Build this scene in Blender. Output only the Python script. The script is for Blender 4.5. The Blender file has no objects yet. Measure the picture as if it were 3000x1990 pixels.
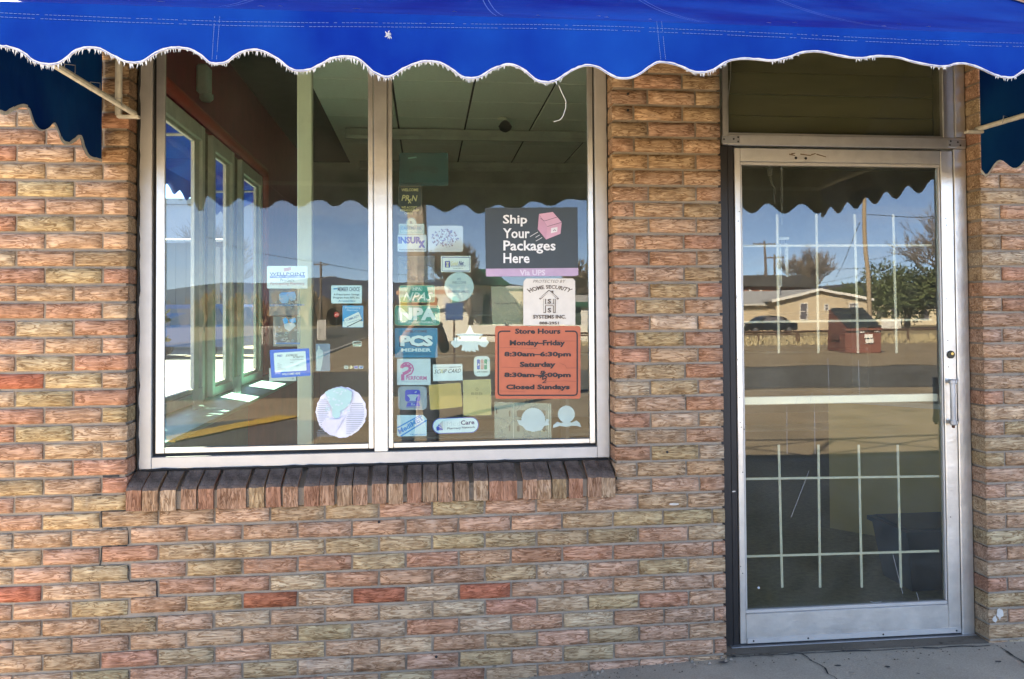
import bpy, math, random
from mathutils import Vector, Matrix, noise
random.seed(11)
SC = bpy.context.scene
COL = SC.collection
R_ = math.radians

# ------------------------------------------------------------------ camera, sky, sun, exposure
PW, PH = 3000.0, 1990.0
CF, CYAW, CPIT, CROL, CPX, CPY = 2600.0, 0.1165, 0.0246, -0.007, 1551.7, 858.0
CAM = Vector((1.0393, -3.6228, 1.4726))
_fw = Vector((math.sin(CYAW)*math.cos(CPIT), math.cos(CYAW)*math.cos(CPIT), math.sin(CPIT)))
_r = Vector((math.cos(CYAW), -math.sin(CYAW), 0)); _u = _r.cross(_fw)
CR = _r*math.cos(CROL) + _u*math.sin(CROL)
CU = -_r*math.sin(CROL) + _u*math.cos(CROL)
cd = bpy.data.cameras.new('camera'); cam = bpy.data.objects.new('camera', cd); COL.objects.link(cam)
cd.sensor_width = 36.0; cd.sensor_fit = 'HORIZONTAL'; cd.lens = CF/PW*36.0
cd.shift_x = (PW/2-CPX)/PW; cd.shift_y = (CPY-PH/2)/PW
cd.clip_start = 0.05; cd.clip_end = 9000
m = Matrix.Identity(4)
for i in range(3):
    m[i][0] = CR[i]; m[i][1] = CU[i]; m[i][2] = -_fw[i]; m[i][3] = CAM[i]
cam.matrix_world = m
SC.camera = cam

SUN_EL, SUN_AZ = 34.0, -34.0          # azimuth clockwise from +Y
sv = Vector((math.sin(R_(SUN_AZ))*math.cos(R_(SUN_EL)), math.cos(R_(SUN_AZ))*math.cos(R_(SUN_EL)), math.sin(R_(SUN_EL))))
W = bpy.data.worlds.new('World'); SC.world = W; W.use_nodes = True
wn = W.node_tree.nodes; wl = W.node_tree.links; wn.clear()
wo = wn.new('ShaderNodeOutputWorld'); wb = wn.new('ShaderNodeBackground'); sk = wn.new('ShaderNodeTexSky')
sk.sky_type = 'NISHITA'; sk.sun_disc = False; sk.sun_elevation = R_(SUN_EL); sk.sun_rotation = R_(SUN_AZ % 360)
sk.altitude = 2000; sk.air_density = 0.5; sk.dust_density = 0.0; sk.ozone_density = 3.0
# thin streaks of high cloud over the whole sky
tc = wn.new('ShaderNodeTexCoord'); mp = wn.new('ShaderNodeMapping'); mp.inputs['Scale'].default_value = (2.0, 2.6, 11.0)
nz = wn.new('ShaderNodeTexNoise'); nz.inputs['Scale'].default_value = 1.6; nz.inputs['Detail'].default_value = 7; nz.inputs['Roughness'].default_value = 0.62
cr = wn.new('ShaderNodeValToRGB'); cr.color_ramp.elements[0].position = 0.50; cr.color_ramp.elements[1].position = 0.80
cr.color_ramp.elements[1].color = (0.50, 0.50, 0.50, 1)
mx = wn.new('ShaderNodeMix'); mx.data_type = 'RGBA'; mx.inputs['B'].default_value = (5.6, 5.9, 6.5, 1)
wl.new(tc.outputs['Generated'], mp.inputs['Vector']); wl.new(mp.outputs['Vector'], nz.inputs['Vector'])
wl.new(nz.outputs['Fac'], cr.inputs['Fac']); wl.new(cr.outputs['Color'], mx.inputs['Factor'])
wl.new(sk.outputs['Color'], mx.inputs['A']); wl.new(mx.outputs['Result'], wb.inputs['Color'])
wb.inputs['Strength'].default_value = 0.09
wl.new(wb.outputs['Background'], wo.inputs['Surface'])
sl = bpy.data.lights.new('sun', 'SUN'); sl.energy = 5.0; sl.angle = R_(0.53); sl.color = (1.0, 0.95, 0.88)
so = bpy.data.objects.new('sun', sl); COL.objects.link(so)
so.rotation_euler = (-sv).to_track_quat('-Z', 'Y').to_euler(); so.location = (-8, 12, 14)
SC.view_settings.view_transform = 'Standard'; SC.view_settings.look = 'None'
SC.view_settings.exposure = 3.70; SC.view_settings.gamma = 1.0
SC.view_settings.use_white_balance = True; SC.view_settings.white_balance_temperature = 7700; SC.view_settings.white_balance_tint = 10   # camera balanced for open shade
SC.render.engine = 'CYCLES'
cy = SC.cycles
cy.max_bounces = 12; cy.diffuse_bounces = 8; cy.glossy_bounces = 5; cy.transparent_max_bounces = 24; cy.transmission_bounces = 6
cy.use_denoising = True; cy.sample_clamp_indirect = 6.0; cy.caustics_reflective = False; cy.caustics_refractive = False

# ------------------------------------------------------------------ pixel -> place
YG = 0.125                                   # outer face of the glass
def ray(u, v): return _fw + CR*((u-CPX)/CF) - CU*((v-CPY)/CF)
def aty(u, v, y):
    d = ray(u, v); return CAM + d*((y-CAM.y)/d.y)
def atx(u, v, x):
    d = ray(u, v); return CAM + d*((x-CAM.x)/d.x)
def atz(u, v, z):
    d = ray(u, v); return CAM + d*((z-CAM.z)/d.z)
GZ = -0.10                                    # level of the street and lots
def rg(u, v, z=GZ):                           # ground point seen mirrored in the shop glass
    p = atz(u, v, z); return Vector((p.x, 2*YG-p.y, z))
def rp(u, v, y):                              # point at depth y (y<0) seen mirrored
    p = aty(u, v, 2*YG-y); return Vector((p.x, y, p.z))

# ------------------------------------------------------------------ materials
MATS = {}
def newmat(name):
    mt = bpy.data.materials.new(name); mt.use_nodes = True
    nt = mt.node_tree; b = nt.nodes['Principled BSDF']
    return mt, nt, b
def pm(name, col, rough=0.6, metal=0.0, var=0.15, scale=6.0, bump=0.0, bscale=80.0, spec=0.5, coat=0.0, stretch=(1,1,1)):
    if name in MATS: return MATS[name]
    mt, nt, b = newmat(name); N = nt.nodes; L = nt.links
    tc = N.new('ShaderNodeTexCoord'); mp = N.new('ShaderNodeMapping'); mp.inputs['Scale'].default_value = stretch
    L.new(tc.outputs['Object'], mp.inputs['Vector'])
    n1 = N.new('ShaderNodeTexNoise'); n1.inputs['Scale'].default_value = scale; n1.inputs['Detail'].default_value = 6; n1.inputs['Roughness'].default_value = 0.6
    L.new(mp.outputs['Vector'], n1.inputs['Vector'])
    rm = N.new('ShaderNodeValToRGB'); e = rm.color_ramp.elements
    e[0].position = 0.3; e[1].position = 0.7
    e[0].color = tuple(max(0, c*(1-var)) for c in col) + (1,); e[1].color = tuple(min(1, c*(1+var)) for c in col) + (1,)
    L.new(n1.outputs['Fac'], rm.inputs['Fac']); L.new(rm.outputs['Color'], b.inputs['Base Color'])
    b.inputs['Roughness'].default_value = rough; b.inputs['Metallic'].default_value = metal
    b.inputs['Specular IOR Level'].default_value = spec; b.inputs['Coat Weight'].default_value = coat
    if bump:
        n2 = N.new('ShaderNodeTexNoise'); n2.inputs['Scale'].default_value = bscale; n2.inputs['Detail'].default_value = 5
        L.new(mp.outputs['Vector'], n2.inputs['Vector'])
        bp = N.new('ShaderNodeBump'); bp.inputs['Strength'].default_value = bump; bp.inputs['Distance'].default_value = 0.01
        L.new(n2.outputs['Fac'], bp.inputs['Height']); L.new(bp.outputs['Normal'], b.inputs['Normal'])
    MATS[name] = mt; return mt

def brick_mat(name, vertical=False, far=False, dirty=False):
    mt, nt, b = newmat(name); N = nt.nodes; L = nt.links
    geo = N.new('ShaderNodeNewGeometry'); oi = N.new('ShaderNodeObjectInfo')
    add = N.new('ShaderNodeMath'); add.operation = 'ADD'
    L.new(oi.outputs['Random'], add.inputs[0]); L.new(geo.outputs['Random Per Island'], add.inputs[1])
    mul = N.new('ShaderNodeMath'); mul.operation = 'MULTIPLY'; mul.inputs[1].default_value = 37.0
    L.new(add.outputs[0], mul.inputs[0])
    cmb = N.new('ShaderNodeCombineXYZ')
    for k in range(3): L.new(mul.outputs[0], cmb.inputs[k])
    va = N.new('ShaderNodeVectorMath'); va.operation = 'ADD'
    L.new(geo.outputs['Position'], va.inputs[0]); L.new(cmb.outputs[0], va.inputs[1])
    mp = N.new('ShaderNodeMapping'); L.new(va.outputs[0], mp.inputs['Vector'])
    mp.inputs['Scale'].default_value = (1, 1, 0.14) if vertical else (0.17, 1, 1)
    # bark-like ridges
    wv = N.new('ShaderNodeTexNoise'); wv.inputs['Scale'].default_value = 60; wv.inputs['Detail'].default_value = 3; wv.inputs['Distortion'].default_value = 1.6; wv.inputs['Roughness'].default_value = 0.55
    L.new(mp.outputs['Vector'], wv.inputs['Vector'])
    # thin dark cracks where the noise crosses the middle
    sub = N.new('ShaderNodeMath'); sub.operation = 'SUBTRACT'; sub.inputs[1].default_value = 0.5; L.new(wv.outputs['Fac'], sub.inputs[0])
    ab = N.new('ShaderNodeMath'); ab.operation = 'ABSOLUTE'; L.new(sub.outputs[0], ab.inputs[0])
    cr = N.new('ShaderNodeValToRGB'); e = cr.color_ramp.elements; e[0].position = 0.0; e[0].color = (0, 0, 0, 1); e[1].position = 0.075; e[1].color = (1, 1, 1, 1)
    L.new(ab.outputs[0], cr.inputs['Fac'])
    # patchy mask so cracks come and go
    pn = N.new('ShaderNodeTexNoise'); pn.inputs['Scale'].default_value = 26; pn.inputs['Detail'].default_value = 2; L.new(va.outputs[0], pn.inputs['Vector'])
    pr = N.new('ShaderNodeValToRGB'); e = pr.color_ramp.elements; e[0].position = 0.38; e[1].position = 0.62; L.new(pn.outputs['Fac'], pr.inputs['Fac'])
    mxm = N.new('ShaderNodeMath'); mxm.operation = 'MAXIMUM'; L.new(cr.outputs['Color'], mxm.inputs[0])
    ps = N.new('ShaderNodeMath'); ps.operation = 'MULTIPLY'; ps.inputs[1].default_value = 0.6; L.new(pr.outputs['Color'], ps.inputs[0]); L.new(ps.outputs[0], mxm.inputs[1])
    # base colour
    if far:
        rr = N.new('ShaderNodeValToRGB'); rr.color_ramp.interpolation = 'CONSTANT'; els = rr.color_ramp.elements
        cols = [(.50,.35,.235), (.51,.33,.23), (.49,.37,.23), (.48,.27,.185), (.54,.41,.29), (.50,.34,.23)]
        els[0].color = cols[0] + (1,); els[1].position = 0.17; els[1].color = cols[1] + (1,)
        for k in range(2, 6):
            q = els.new(k*0.166); q.color = cols[k] + (1,)
        L.new(geo.outputs['Random Per Island'], rr.inputs['Fac']); base = rr.outputs['Color']
    else:
        base = oi.outputs['Color']
    blot = N.new('ShaderNodeTexNoise'); blot.inputs['Scale'].default_value = 17; blot.inputs['Detail'].default_value = 5; L.new(va.outputs[0], blot.inputs['Vector'])
    br = N.new('ShaderNodeValToRGB'); e = br.color_ramp.elements; e[0].position = 0.3; e[0].color = (.78,.73,.68,1); e[1].position = 0.72; e[1].color = (1.15,1.15,1.12,1)
    L.new(blot.outputs['Fac'], br.inputs['Fac'])
    m1 = N.new('ShaderNodeMix'); m1.data_type = 'RGBA'; m1.blend_type = 'MULTIPLY'; m1.inputs['Factor'].default_value = 1
    L.new(base, m1.inputs['A']); L.new(br.outputs['Color'], m1.inputs['B'])
    # fine streaks
    st = N.new('ShaderNodeTexNoise'); st.inputs['Scale'].default_value = 105; st.inputs['Detail'].default_value = 4; L.new(mp.outputs['Vector'], st.inputs['Vector'])
    sr = N.new('ShaderNodeValToRGB'); e = sr.color_ramp.elements; e[0].position = 0.35; e[0].color = (.80,.77,.73,1); e[1].position = 0.66; e[1].color = (1.1,1.1,1.08,1)
    L.new(st.outputs['Fac'], sr.inputs['Fac'])
    m2 = N.new('ShaderNodeMix'); m2.data_type = 'RGBA'; m2.blend_type = 'MULTIPLY'; m2.inputs['Factor'].default_value = 1
    L.new(m1.outputs['Result'], m2.inputs['A']); L.new(sr.outputs['Color'], m2.inputs['B'])
    m3 = N.new('ShaderNodeMix'); m3.data_type = 'RGBA'; m3.blend_type = 'MIX'
    L.new(mxm.outputs[0], m3.inputs['Factor'])
    dk = N.new('ShaderNodeMix'); dk.data_type = 'RGBA'; dk.blend_type = 'MULTIPLY'; dk.inputs['Factor'].default_value = 1; dk.inputs['B'].default_value = (.40,.30,.225,1)
    L.new(m2.outputs['Result'], dk.inputs['A'])
    L.new(dk.outputs['Result'], m3.inputs['A']); L.new(m2.outputs['Result'], m3.inputs['B'])
    # pale mortar smears
    ef = N.new('ShaderNodeTexNoise'); ef.inputs['Scale'].default_value = 5.5; ef.inputs['Detail'].default_value = 8; ef.inputs['Roughness'].default_value = 0.75; L.new(geo.outputs['Position'], ef.inputs['Vector'])
    er = N.new('ShaderNodeValToRGB'); e = er.color_ramp.elements; e[0].position = 0.60; e[0].color = (0,0,0,1); e[1].position = 0.80; e[1].color = (.6,.6,.6,1); L.new(ef.outputs['Fac'], er.inputs['Fac'])
    m4 = N.new('ShaderNodeMix'); m4.data_type = 'RGBA'; m4.inputs['B'].default_value = (.55,.47,.38,1)
    L.new(er.outputs['Color'], m4.inputs['Factor']); L.new(m3.outputs['Result'], m4.inputs['A'])
    L.new(m4.outputs['Result'], b.inputs['Base Color'])
    b.inputs['Roughness'].default_value = 0.88; b.inputs['Specular IOR Level'].default_value = 0.25
    hm = N.new('ShaderNodeMath'); hm.operation = 'ADD'
    h1 = N.new('ShaderNodeMath'); h1.operation = 'MULTIPLY'; h1.inputs[1].default_value = 0.55; L.new(mxm.outputs[0], h1.inputs[0])
    L.new(h1.outputs[0], hm.inputs[0]); L.new(st.outputs['Fac'], hm.inputs[1])
    bp = N.new('ShaderNodeBump'); bp.inputs['Strength'].default_value = 0.85; bp.inputs['Distance'].default_value = 0.0035
    L.new(hm.outputs[0], bp.inputs['Height']); L.new(bp.outputs['Normal'], b.inputs['Normal'])
    return mt

def glass_mat(name, ior=1.95, tint=(0.90, 0.96, 0.93)):
    mt = bpy.data.materials.new(name); mt.use_nodes = True; N = mt.node_tree.nodes; L = mt.node_tree.links; N.clear()
    o = N.new('ShaderNodeOutputMaterial'); mx = N.new('ShaderNodeMixShader'); t = N.new('ShaderNodeBsdfTransparent'); g = N.new('ShaderNodeBsdfGlossy')
    t.inputs['Color'].default_value = tint + (1,); g.inputs['Roughness'].default_value = 0.0; g.inputs['Color'].default_value = (1, 1, 1, 1)
    fr = N.new('ShaderNodeFresnel'); fr.inputs['IOR'].default_value = ior
    ge = N.new('ShaderNodeNewGeometry'); s = N.new('ShaderNodeMath'); s.operation = 'SUBTRACT'; s.inputs[0].default_value = 1.0
    L.new(ge.outputs['Backfacing'], s.inputs[1])
    ml = N.new('ShaderNodeMath'); ml.operation = 'MULTIPLY'; L.new(fr.outputs[0], ml.inputs[0]); L.new(s.outputs[0], ml.inputs[1])
    # slight waviness of old float glass
    tc = N.new('ShaderNodeTexCoord'); nz = N.new('ShaderNodeTexNoise'); nz.inputs['Scale'].default_value = 2.2; nz.inputs['Detail'].default_value = 1
    bp = N.new('ShaderNodeBump'); bp.inputs['Strength'].default_value = 0.06; bp.inputs['Distance'].default_value = 0.01
    L.new(tc.outputs['Object'], nz.inputs['Vector']); L.new(nz.outputs['Fac'], bp.inputs['Height']); L.new(bp.outputs['Normal'], g.inputs['Normal'])
    # grime film
    df = N.new('ShaderNodeBsdfDiffuse'); df.inputs['Color'].default_value = (.5,.5,.46,1)
    n2 = N.new('ShaderNodeTexNoise'); n2.inputs['Scale'].default_value = 5; n2.inputs['Detail'].default_value = 8; n2.inputs['Roughness'].default_value = 0.7
    L.new(tc.outputs['Object'], n2.inputs['Vector'])
    r2 = N.new('ShaderNodeValToRGB'); e = r2.color_ramp.elements; e[0].position = 0.4; e[0].color = (.006,.006,.006,1); e[1].position = 0.8; e[1].color = (.04,.04,.04,1)
    L.new(n2.outputs['Fac'], r2.inputs['Fac'])
    m0 = N.new('ShaderNodeMixShader'); L.new(r2.outputs['Color'], m0.inputs[0]); L.new(t.outputs[0], m0.inputs[1]); L.new(df.outputs[0], m0.inputs[2])
    L.new(ml.outputs[0], mx.inputs[0]); L.new(m0.outputs[0], mx.inputs[1]); L.new(g.outputs[0], mx.inputs[2]); L.new(mx.outputs[0], o.inputs['Surface'])
    return mt

def film_mat(name, col, alpha, rough=0.35):
    if name in MATS: return MATS[name]
    mt, nt, b = newmat(name); N = nt.nodes; L = nt.links
    tc = N.new('ShaderNodeTexCoord'); nz = N.new('ShaderNodeTexNoise'); nz.inputs['Scale'].default_value = 14; nz.inputs['Detail'].default_value = 5
    L.new(tc.outputs['Object'], nz.inputs['Vector'])
    rm = N.new('ShaderNodeValToRGB'); e = rm.color_ramp.elements; e[0].position = .3; e[1].position = .7
    e[0].color = tuple(c*.93 for c in col)+(1,); e[1].color = tuple(min(1, c*1.05) for c in col)+(1,)
    L.new(nz.outputs['Fac'], rm.inputs['Fac']); L.new(rm.outputs['Color'], b.inputs['Base Color'])
    b.inputs['Roughness'].default_value = rough; b.inputs['Alpha'].default_value = alpha
    MATS[name] = mt; return mt

def cloth_mat(name, col, trans=0.35):
    mt = bpy.data.materials.new(name); mt.use_nodes = True; N = mt.node_tree.nodes; L = mt.node_tree.links
    b = N['Principled BSDF']; o = N['Material Output']
    geo = N.new('ShaderNodeNewGeometry')
    n1 = N.new('ShaderNodeTexNoise'); n1.inputs['Scale'].default_value = 2.4; n1.inputs['Detail'].default_value = 5; L.new(geo.outputs['Position'], n1.inputs['Vector'])
    rm = N.new('ShaderNodeValToRGB'); e = rm.color_ramp.elements; e[0].position = .32; e[1].position = .7
    e[0].color = (col[0]*.3, col[1]*.4, col[2]*.72, 1); e[1].color = (col[0]*1.6+.002, col[1]*1.7, col[2]*1.15, 1)
    L.new(n1.outputs['Fac'], rm.inputs['Fac']); L.new(rm.outputs['Color'], b.inputs['Base Color'])
    b.inputs['Roughness'].default_value = 0.75; b.inputs['Specular IOR Level'].default_value = 0.03
    t = N.new('ShaderNodeBsdfTranslucent'); L.new(rm.outputs['Color'], t.inputs['Color'])
    wv = N.new('ShaderNodeTexNoise'); wv.inputs['Scale'].default_value = 420; L.new(geo.outputs['Position'], wv.inputs['Vector'])
    bp = N.new('ShaderNodeBump'); bp.inputs['Strength'].default_value = 0.25; bp.inputs['Distance'].default_value = 0.001
    w2 = N.new('ShaderNodeTexNoise'); w2.inputs['Scale'].default_value = 7; w2.inputs['Detail'].default_value = 3; mpp = N.new('ShaderNodeMapping'); mpp.inputs['Scale'].default_value = (1, 1, .35); L.new(geo.outputs['Position'], mpp.inputs['Vector']); L.new(mpp.outputs['Vector'], w2.inputs['Vector'])
    b2 = N.new('ShaderNodeBump'); b2.inputs['Strength'].default_value = 0.5; b2.inputs['Distance'].default_value = 0.03; L.new(w2.outputs['Fac'], b2.inputs['Height']); L.new(b2.outputs['Normal'], bp.inputs['Normal'])
    L.new(wv.outputs['Fac'], bp.inputs['Height']); L.new(bp.outputs['Normal'], b.inputs['Normal'])
    mx = N.new('ShaderNodeMixShader'); mx.inputs[0].default_value = trans
    L.new(b.outputs[0], mx.inputs[1]); L.new(t.outputs[0], mx.inputs[2]); L.new(mx.outputs[0], o.inputs['Surface'])
    return mt

def concrete_mat(name, col, crack=True, scale=1.0, rough=.9):
    mt, nt, b = newmat(name); N = nt.nodes; L = nt.links
    geo = N.new('ShaderNodeNewGeometry')
    def nzz(s, d=6, r=.6):
        n = N.new('ShaderNodeTexNoise'); n.inputs['Scale'].default_value = s; n.inputs['Detail'].default_value = d; n.inputs['Roughness'].default_value = r
        L.new(geo.outputs['Position'], n.inputs['Vector']); return n
    a = nzz(1.3*scale, 7, .65); g = nzz(160*scale, 3); st = nzz(4.2*scale, 4)
    r1 = N.new('ShaderNodeValToRGB'); e = r1.color_ramp.elements; e[0].position = .3; e[1].position = .72
    e[0].color = tuple(c*.72 for c in col)+(1,); e[1].color = tuple(c*1.15 for c in col)+(1,); L.new(a.outputs['Fac'], r1.inputs['Fac'])
    r2 = N.new('ShaderNodeValToRGB'); e = r2.color_ramp.elements; e[0].position = .3; e[0].color = (.78,.78,.78,1); e[1].position = .7; e[1].color = (1.1,1.1,1.1,1); L.new(g.outputs['Fac'], r2.inputs['Fac'])
    r3 = N.new('ShaderNodeValToRGB'); e = r3.color_ramp.elements; e[0].position = .27; e[0].color = (.45,.43,.4,1); e[1].position = .38; e[1].color = (1,1,1,1); L.new(st.outputs['Fac'], r3.inputs['Fac'])
    m1 = N.new('ShaderNodeMix'); m1.data_type='RGBA'; m1.blend_type='MULTIPLY'; m1.inputs['Factor'].default_value=1; L.new(r1.outputs['Color'], m1.inputs['A']); L.new(r2.outputs['Color'], m1.inputs['B'])
    m2 = N.new('ShaderNodeMix'); m2.data_type='RGBA'; m2.blend_type='MULTIPLY'; m2.inputs['Factor'].default_value=1; L.new(m1.outputs['Result'], m2.inputs['A']); L.new(r3.outputs['Color'], m2.inputs['B'])
    L.new(m2.outputs['Result'], b.inputs['Base Color']); b.inputs['Roughness'].default_value = rough; b.inputs['Specular IOR Level'].default_value = .25
    bp = N.new('ShaderNodeBump'); bp.inputs['Strength'].default_value=.5; bp.inputs['Distance'].default_value=.004; L.new(g.outputs['Fac'], bp.inputs['Height']); L.new(bp.outputs['Normal'], b.inputs['Normal'])
    return mt

# ------------------------------------------------------------------ mesh helpers
class MB:
    def __init__(s): s.v = []; s.f = []; s.m = []
    def add(s, vs, fs, mi=0):
        n = len(s.v); s.v += [tuple(p) for p in vs]; s.f += [tuple(i+n for i in f) for f in fs]; s.m += [mi]*len(fs); return s
    def box(s, x0, x1, y0, y1, z0, z1, mi=0):
        vs = [(x,y,z) for x in (x0,x1) for y in (y0,y1) for z in (z0,z1)]
        return s.add(vs, [(0,1,3,2),(4,6,7,5),(0,4,5,1),(2,3,7,6),(0,2,6,4),(1,5,7,3)], mi)
    def bbox(s, x0, x1, y0, y1, z0, z1, b=.003, mi=0):
        # box with chamfered edges along every face
        xs, ys, zs = (x0,x1), (y0,y1), (z0,z1); vs = []; idx = {}
        for i in (0,1):
            for j in (0,1):
                for k in (0,1):
                    X, Y, Z = xs[i], ys[j], zs[k]; sx = b*(1-2*i); sy = b*(1-2*j); sz = b*(1-2*k)
                    for a, p in enumerate(((X, Y+sy, Z+sz), (X+sx, Y, Z+sz), (X+sx, Y+sy, Z))):
                        idx[i,j,k,a] = len(vs); vs.append(p)
        fs = []
        for i in (0,1): fs.append([idx[i,j,k,0] for j,k in ((0,0),(1,0),(1,1),(0,1))][::(-1 if i==0 else 1)])
        for j in (0,1): fs.append([idx[i,j,k,1] for i,k in ((0,0),(1,0),(1,1),(0,1))][::(1 if j==0 else -1)])
        for k in (0,1): fs.append([idx[i,j,k,2] for i,j in ((0,0),(1,0),(1,1),(0,1))][::(-1 if k==0 else 1)])
        for i in (0,1):
            for j in (0,1): fs.append([idx[i,j,0,0], idx[i,j,1,0], idx[i,j,1,1], idx[i,j,0,1]])
            for k in (0,1): fs.append([idx[i,0,k,0], idx[i,1,k,0], idx[i,1,k,2], idx[i,0,k,2]])
        for j in (0,1):
            for k in (0,1): fs.append([idx[0,j,k,1], idx[1,j,k,1], idx[1,j,k,2], idx[0,j,k,2]])
        for i in (0,1):
            for j in (0,1):
                for k in (0,1): fs.append([idx[i,j,k,0], idx[i,j,k,1], idx[i,j,k,2]])
        return s.add(vs, fs, mi)
    def prism(s, pts, off, mi=0):
        n = len(pts); off = Vector(off); a = [Vector(p) for p in pts]; b = [p+off for p in a]
        fs = [tuple(range(n)), tuple(range(2*n-1, n-1, -1))] + [(i, i+n, (i+1) % n+n, (i+1) % n) for i in range(n)]
        return s.add(a+b, fs, mi)
    def tube(s, path, rad, n=6, mi=0, cap=True):
        path = [Vector(p) for p in path]
        if not hasattr(rad, '__len__'): rad = [rad]*len(path)
        rings = []; up = None
        for i, p in enumerate(path):
            t = (path[min(i+1, len(path)-1)] - path[max(i-1, 0)]).normalized()
            if up is None: up = Vector((0,0,1)) if abs(t.z) < .9 else Vector((1,0,0))
            a = t.cross(up)
            if a.length < 1e-4: a = t.cross(Vector((0,1,0)))
            a.normalize(); c = a.cross(t).normalized(); up = c
            rings.append([p + (a*math.cos(2*math.pi*k/n) + c*math.sin(2*math.pi*k/n))*rad[i] for k in range(n)])
        vs = [q for r in rings for q in r]; fs = []
        for i in range(len(rings)-1):
            for k in range(n): fs.append((i*n+k, i*n+(k+1) % n, (i+1)*n+(k+1) % n, (i+1)*n+k))
        if cap: fs.append(tuple(range(n-1, -1, -1))); fs.append(tuple(range((len(rings)-1)*n, len(rings)*n)))
        return s.add(vs, fs, mi)
    def lathe(s, c, prof, n=12, axis='z', mi=0):
        c = Vector(c); vs = []; fs = []
        for r, h in prof:
            for k in range(n):
                a = 2*math.pi*k/n; x, y = r*math.cos(a), r*math.sin(a)
                vs.append(c + (Vector((x, y, h)) if axis == 'z' else Vector((x, h, y)) if axis == 'y' else Vector((h, x, y))))
        for i in range(len(prof)-1):
            for k in range(n): fs.append((i*n+k, i*n+(k+1) % n, (i+1)*n+(k+1) % n, (i+1)*n+k))
        fs.append(tuple(range(n-1, -1, -1))); fs.append(tuple(range((len(prof)-1)*n, len(prof)*n)))
        return s.add(vs, fs, mi)
    def build(s, name, mats, parent=None, smooth=False, loc=None, kind=None):
        if not isinstance(mats, (list, tuple)): mats = [mats]
        me = bpy.data.meshes.new(name); base = wloc(parent) if parent else Vector((0,0,0))
        l = Vector(loc) if loc is not None else Vector((0,0,0))
        off = base + l
        me.from_pydata([(p[0]-off.x, p[1]-off.y, p[2]-off.z) for p in s.v], [], s.f)
        for q in mats: me.materials.append(q)
        if len(mats) > 1: me.polygons.foreach_set('material_index', s.m)
        if smooth: me.polygons.foreach_set('use_smooth', [True]*len(me.polygons))
        me.update()
        o = bpy.data.objects.new(name, me); COL.objects.link(o); o.location = l
        if parent: o.parent = parent
        if kind: o['kind'] = kind
        return o
def wloc(o):
    p = Vector((0,0,0))
    while o is not None: p += o.location; o = o.parent
    return p
def fixn(o):
    import bmesh
    bm = bmesh.new(); bm.from_mesh(o.data); bmesh.ops.recalc_face_normals(bm, faces=bm.faces); bm.to_mesh(o.data); bm.free(); return o
def thing(name, label, cat, loc=(0,0,0), group=None):
    o = bpy.data.objects.new(name, None); COL.objects.link(o); o.location = loc; o.empty_display_size = .2
    return tag(o, label, cat, group)
def tag(o, label, cat, group=None):
    o['label'] = label; o['category'] = cat
    if group: o['group'] = group
    return o
def struct(o): o['kind'] = 'structure'; return o
def inst(name, mesh, loc, parent=None):      # loc is relative to the parent
    o = bpy.data.objects.new(name, mesh); COL.objects.link(o); o.location = loc
    if parent: o.parent = parent
    return o

# ------------------------------------------------------------------ shared materials
M_BRICK = brick_mat('brick_face'); M_BRICKV = brick_mat('sill_brick_face', vertical=True); M_BRICKF = brick_mat('brick_far', far=True)
M_MORTAR = concrete_mat('mortar', (.32,.265,.205), scale=5)
M_DIRT = pm('sooty_brick_top', (.125,.092,.074), .95, var=.55, scale=22, bump=.7, bscale=120, spec=.12)
M_ALU = pm('aluminium', (.62,.60,.56), .36, .85, var=.16, scale=7, bump=.10, bscale=45)
M_ALUW = pm('pale_aluminium', (.47,.45,.42), .45, .5, var=.08, scale=9, bump=.05, bscale=60)
M_BRONZE = pm('dark_bronze', (.014,.012,.012), .45, .3, var=.2)
M_BLACK = pm('black_rubber', (.012,.012,.012), .7, var=.2)
M_GLASS = glass_mat('window_glass', 1.6, (.87,.955,.93)); M_GLASSD = glass_mat('door_glass', 1.66, (.91,.93,.87))
M_GLASST = glass_mat('transom_glass', 1.55, (.74,.76,.70)); M_GLASSS = glass_mat('side_glass', 1.5, (.95,.96,.955))
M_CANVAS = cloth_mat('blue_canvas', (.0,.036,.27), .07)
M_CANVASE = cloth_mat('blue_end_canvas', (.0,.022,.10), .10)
M_LINING = pm('canopy_lining', (.045,.045,.030), .85, var=.2, scale=3)
M_LININGB = pm('panel_lining', (.010,.045,.085), .8, var=.25, scale=3)
M_WHITE = pm('white_tape', (.52,.52,.50), .8, var=.2, scale=60)
M_CREAM = pm('cream_paint', (.78,.74,.60), .55, var=.06)
M_MAROON = pm('maroon_paint', (.36,.035,.055), .55, var=.15)
M_REDTRIM = pm('red_trim', (.42,.05,.035), .5, var=.15)
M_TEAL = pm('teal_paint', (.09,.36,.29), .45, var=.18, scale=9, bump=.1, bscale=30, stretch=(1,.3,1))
M_CEIL = pm('ceiling_tile', (.80,.80,.72), .9, var=.06, scale=30, bump=.3, bscale=200)
M_DARKW = pm('dim_wall', (.42,.41,.36), .8, var=.15, scale=2)
M_CARPET = pm('carpet', (.22,.19,.10), .95, var=.25, scale=30, bump=.5, bscale=300)
M_STEEL = pm('dull_steel', (.35,.35,.35), .45, .8)
M_WOODP = pm('wood_pole', (.31,.235,.15), .9, var=.35, scale=5, stretch=(8,8,.6), bump=.6, bscale=30)
M_WOODG = pm('grey_pole', (.13,.10,.08), .9, var=.35, scale=5, stretch=(8,8,.6))
M_BARK = pm('bark', (.16,.125,.095), .95, var=.3, scale=9)
M_TWIG = pm('twigs', (.17,.135,.105), .95, var=.25, scale=3)
M_TWIGB = pm('brown_twigs', (.36,.25,.13), .95, var=.25, scale=3)

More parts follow.
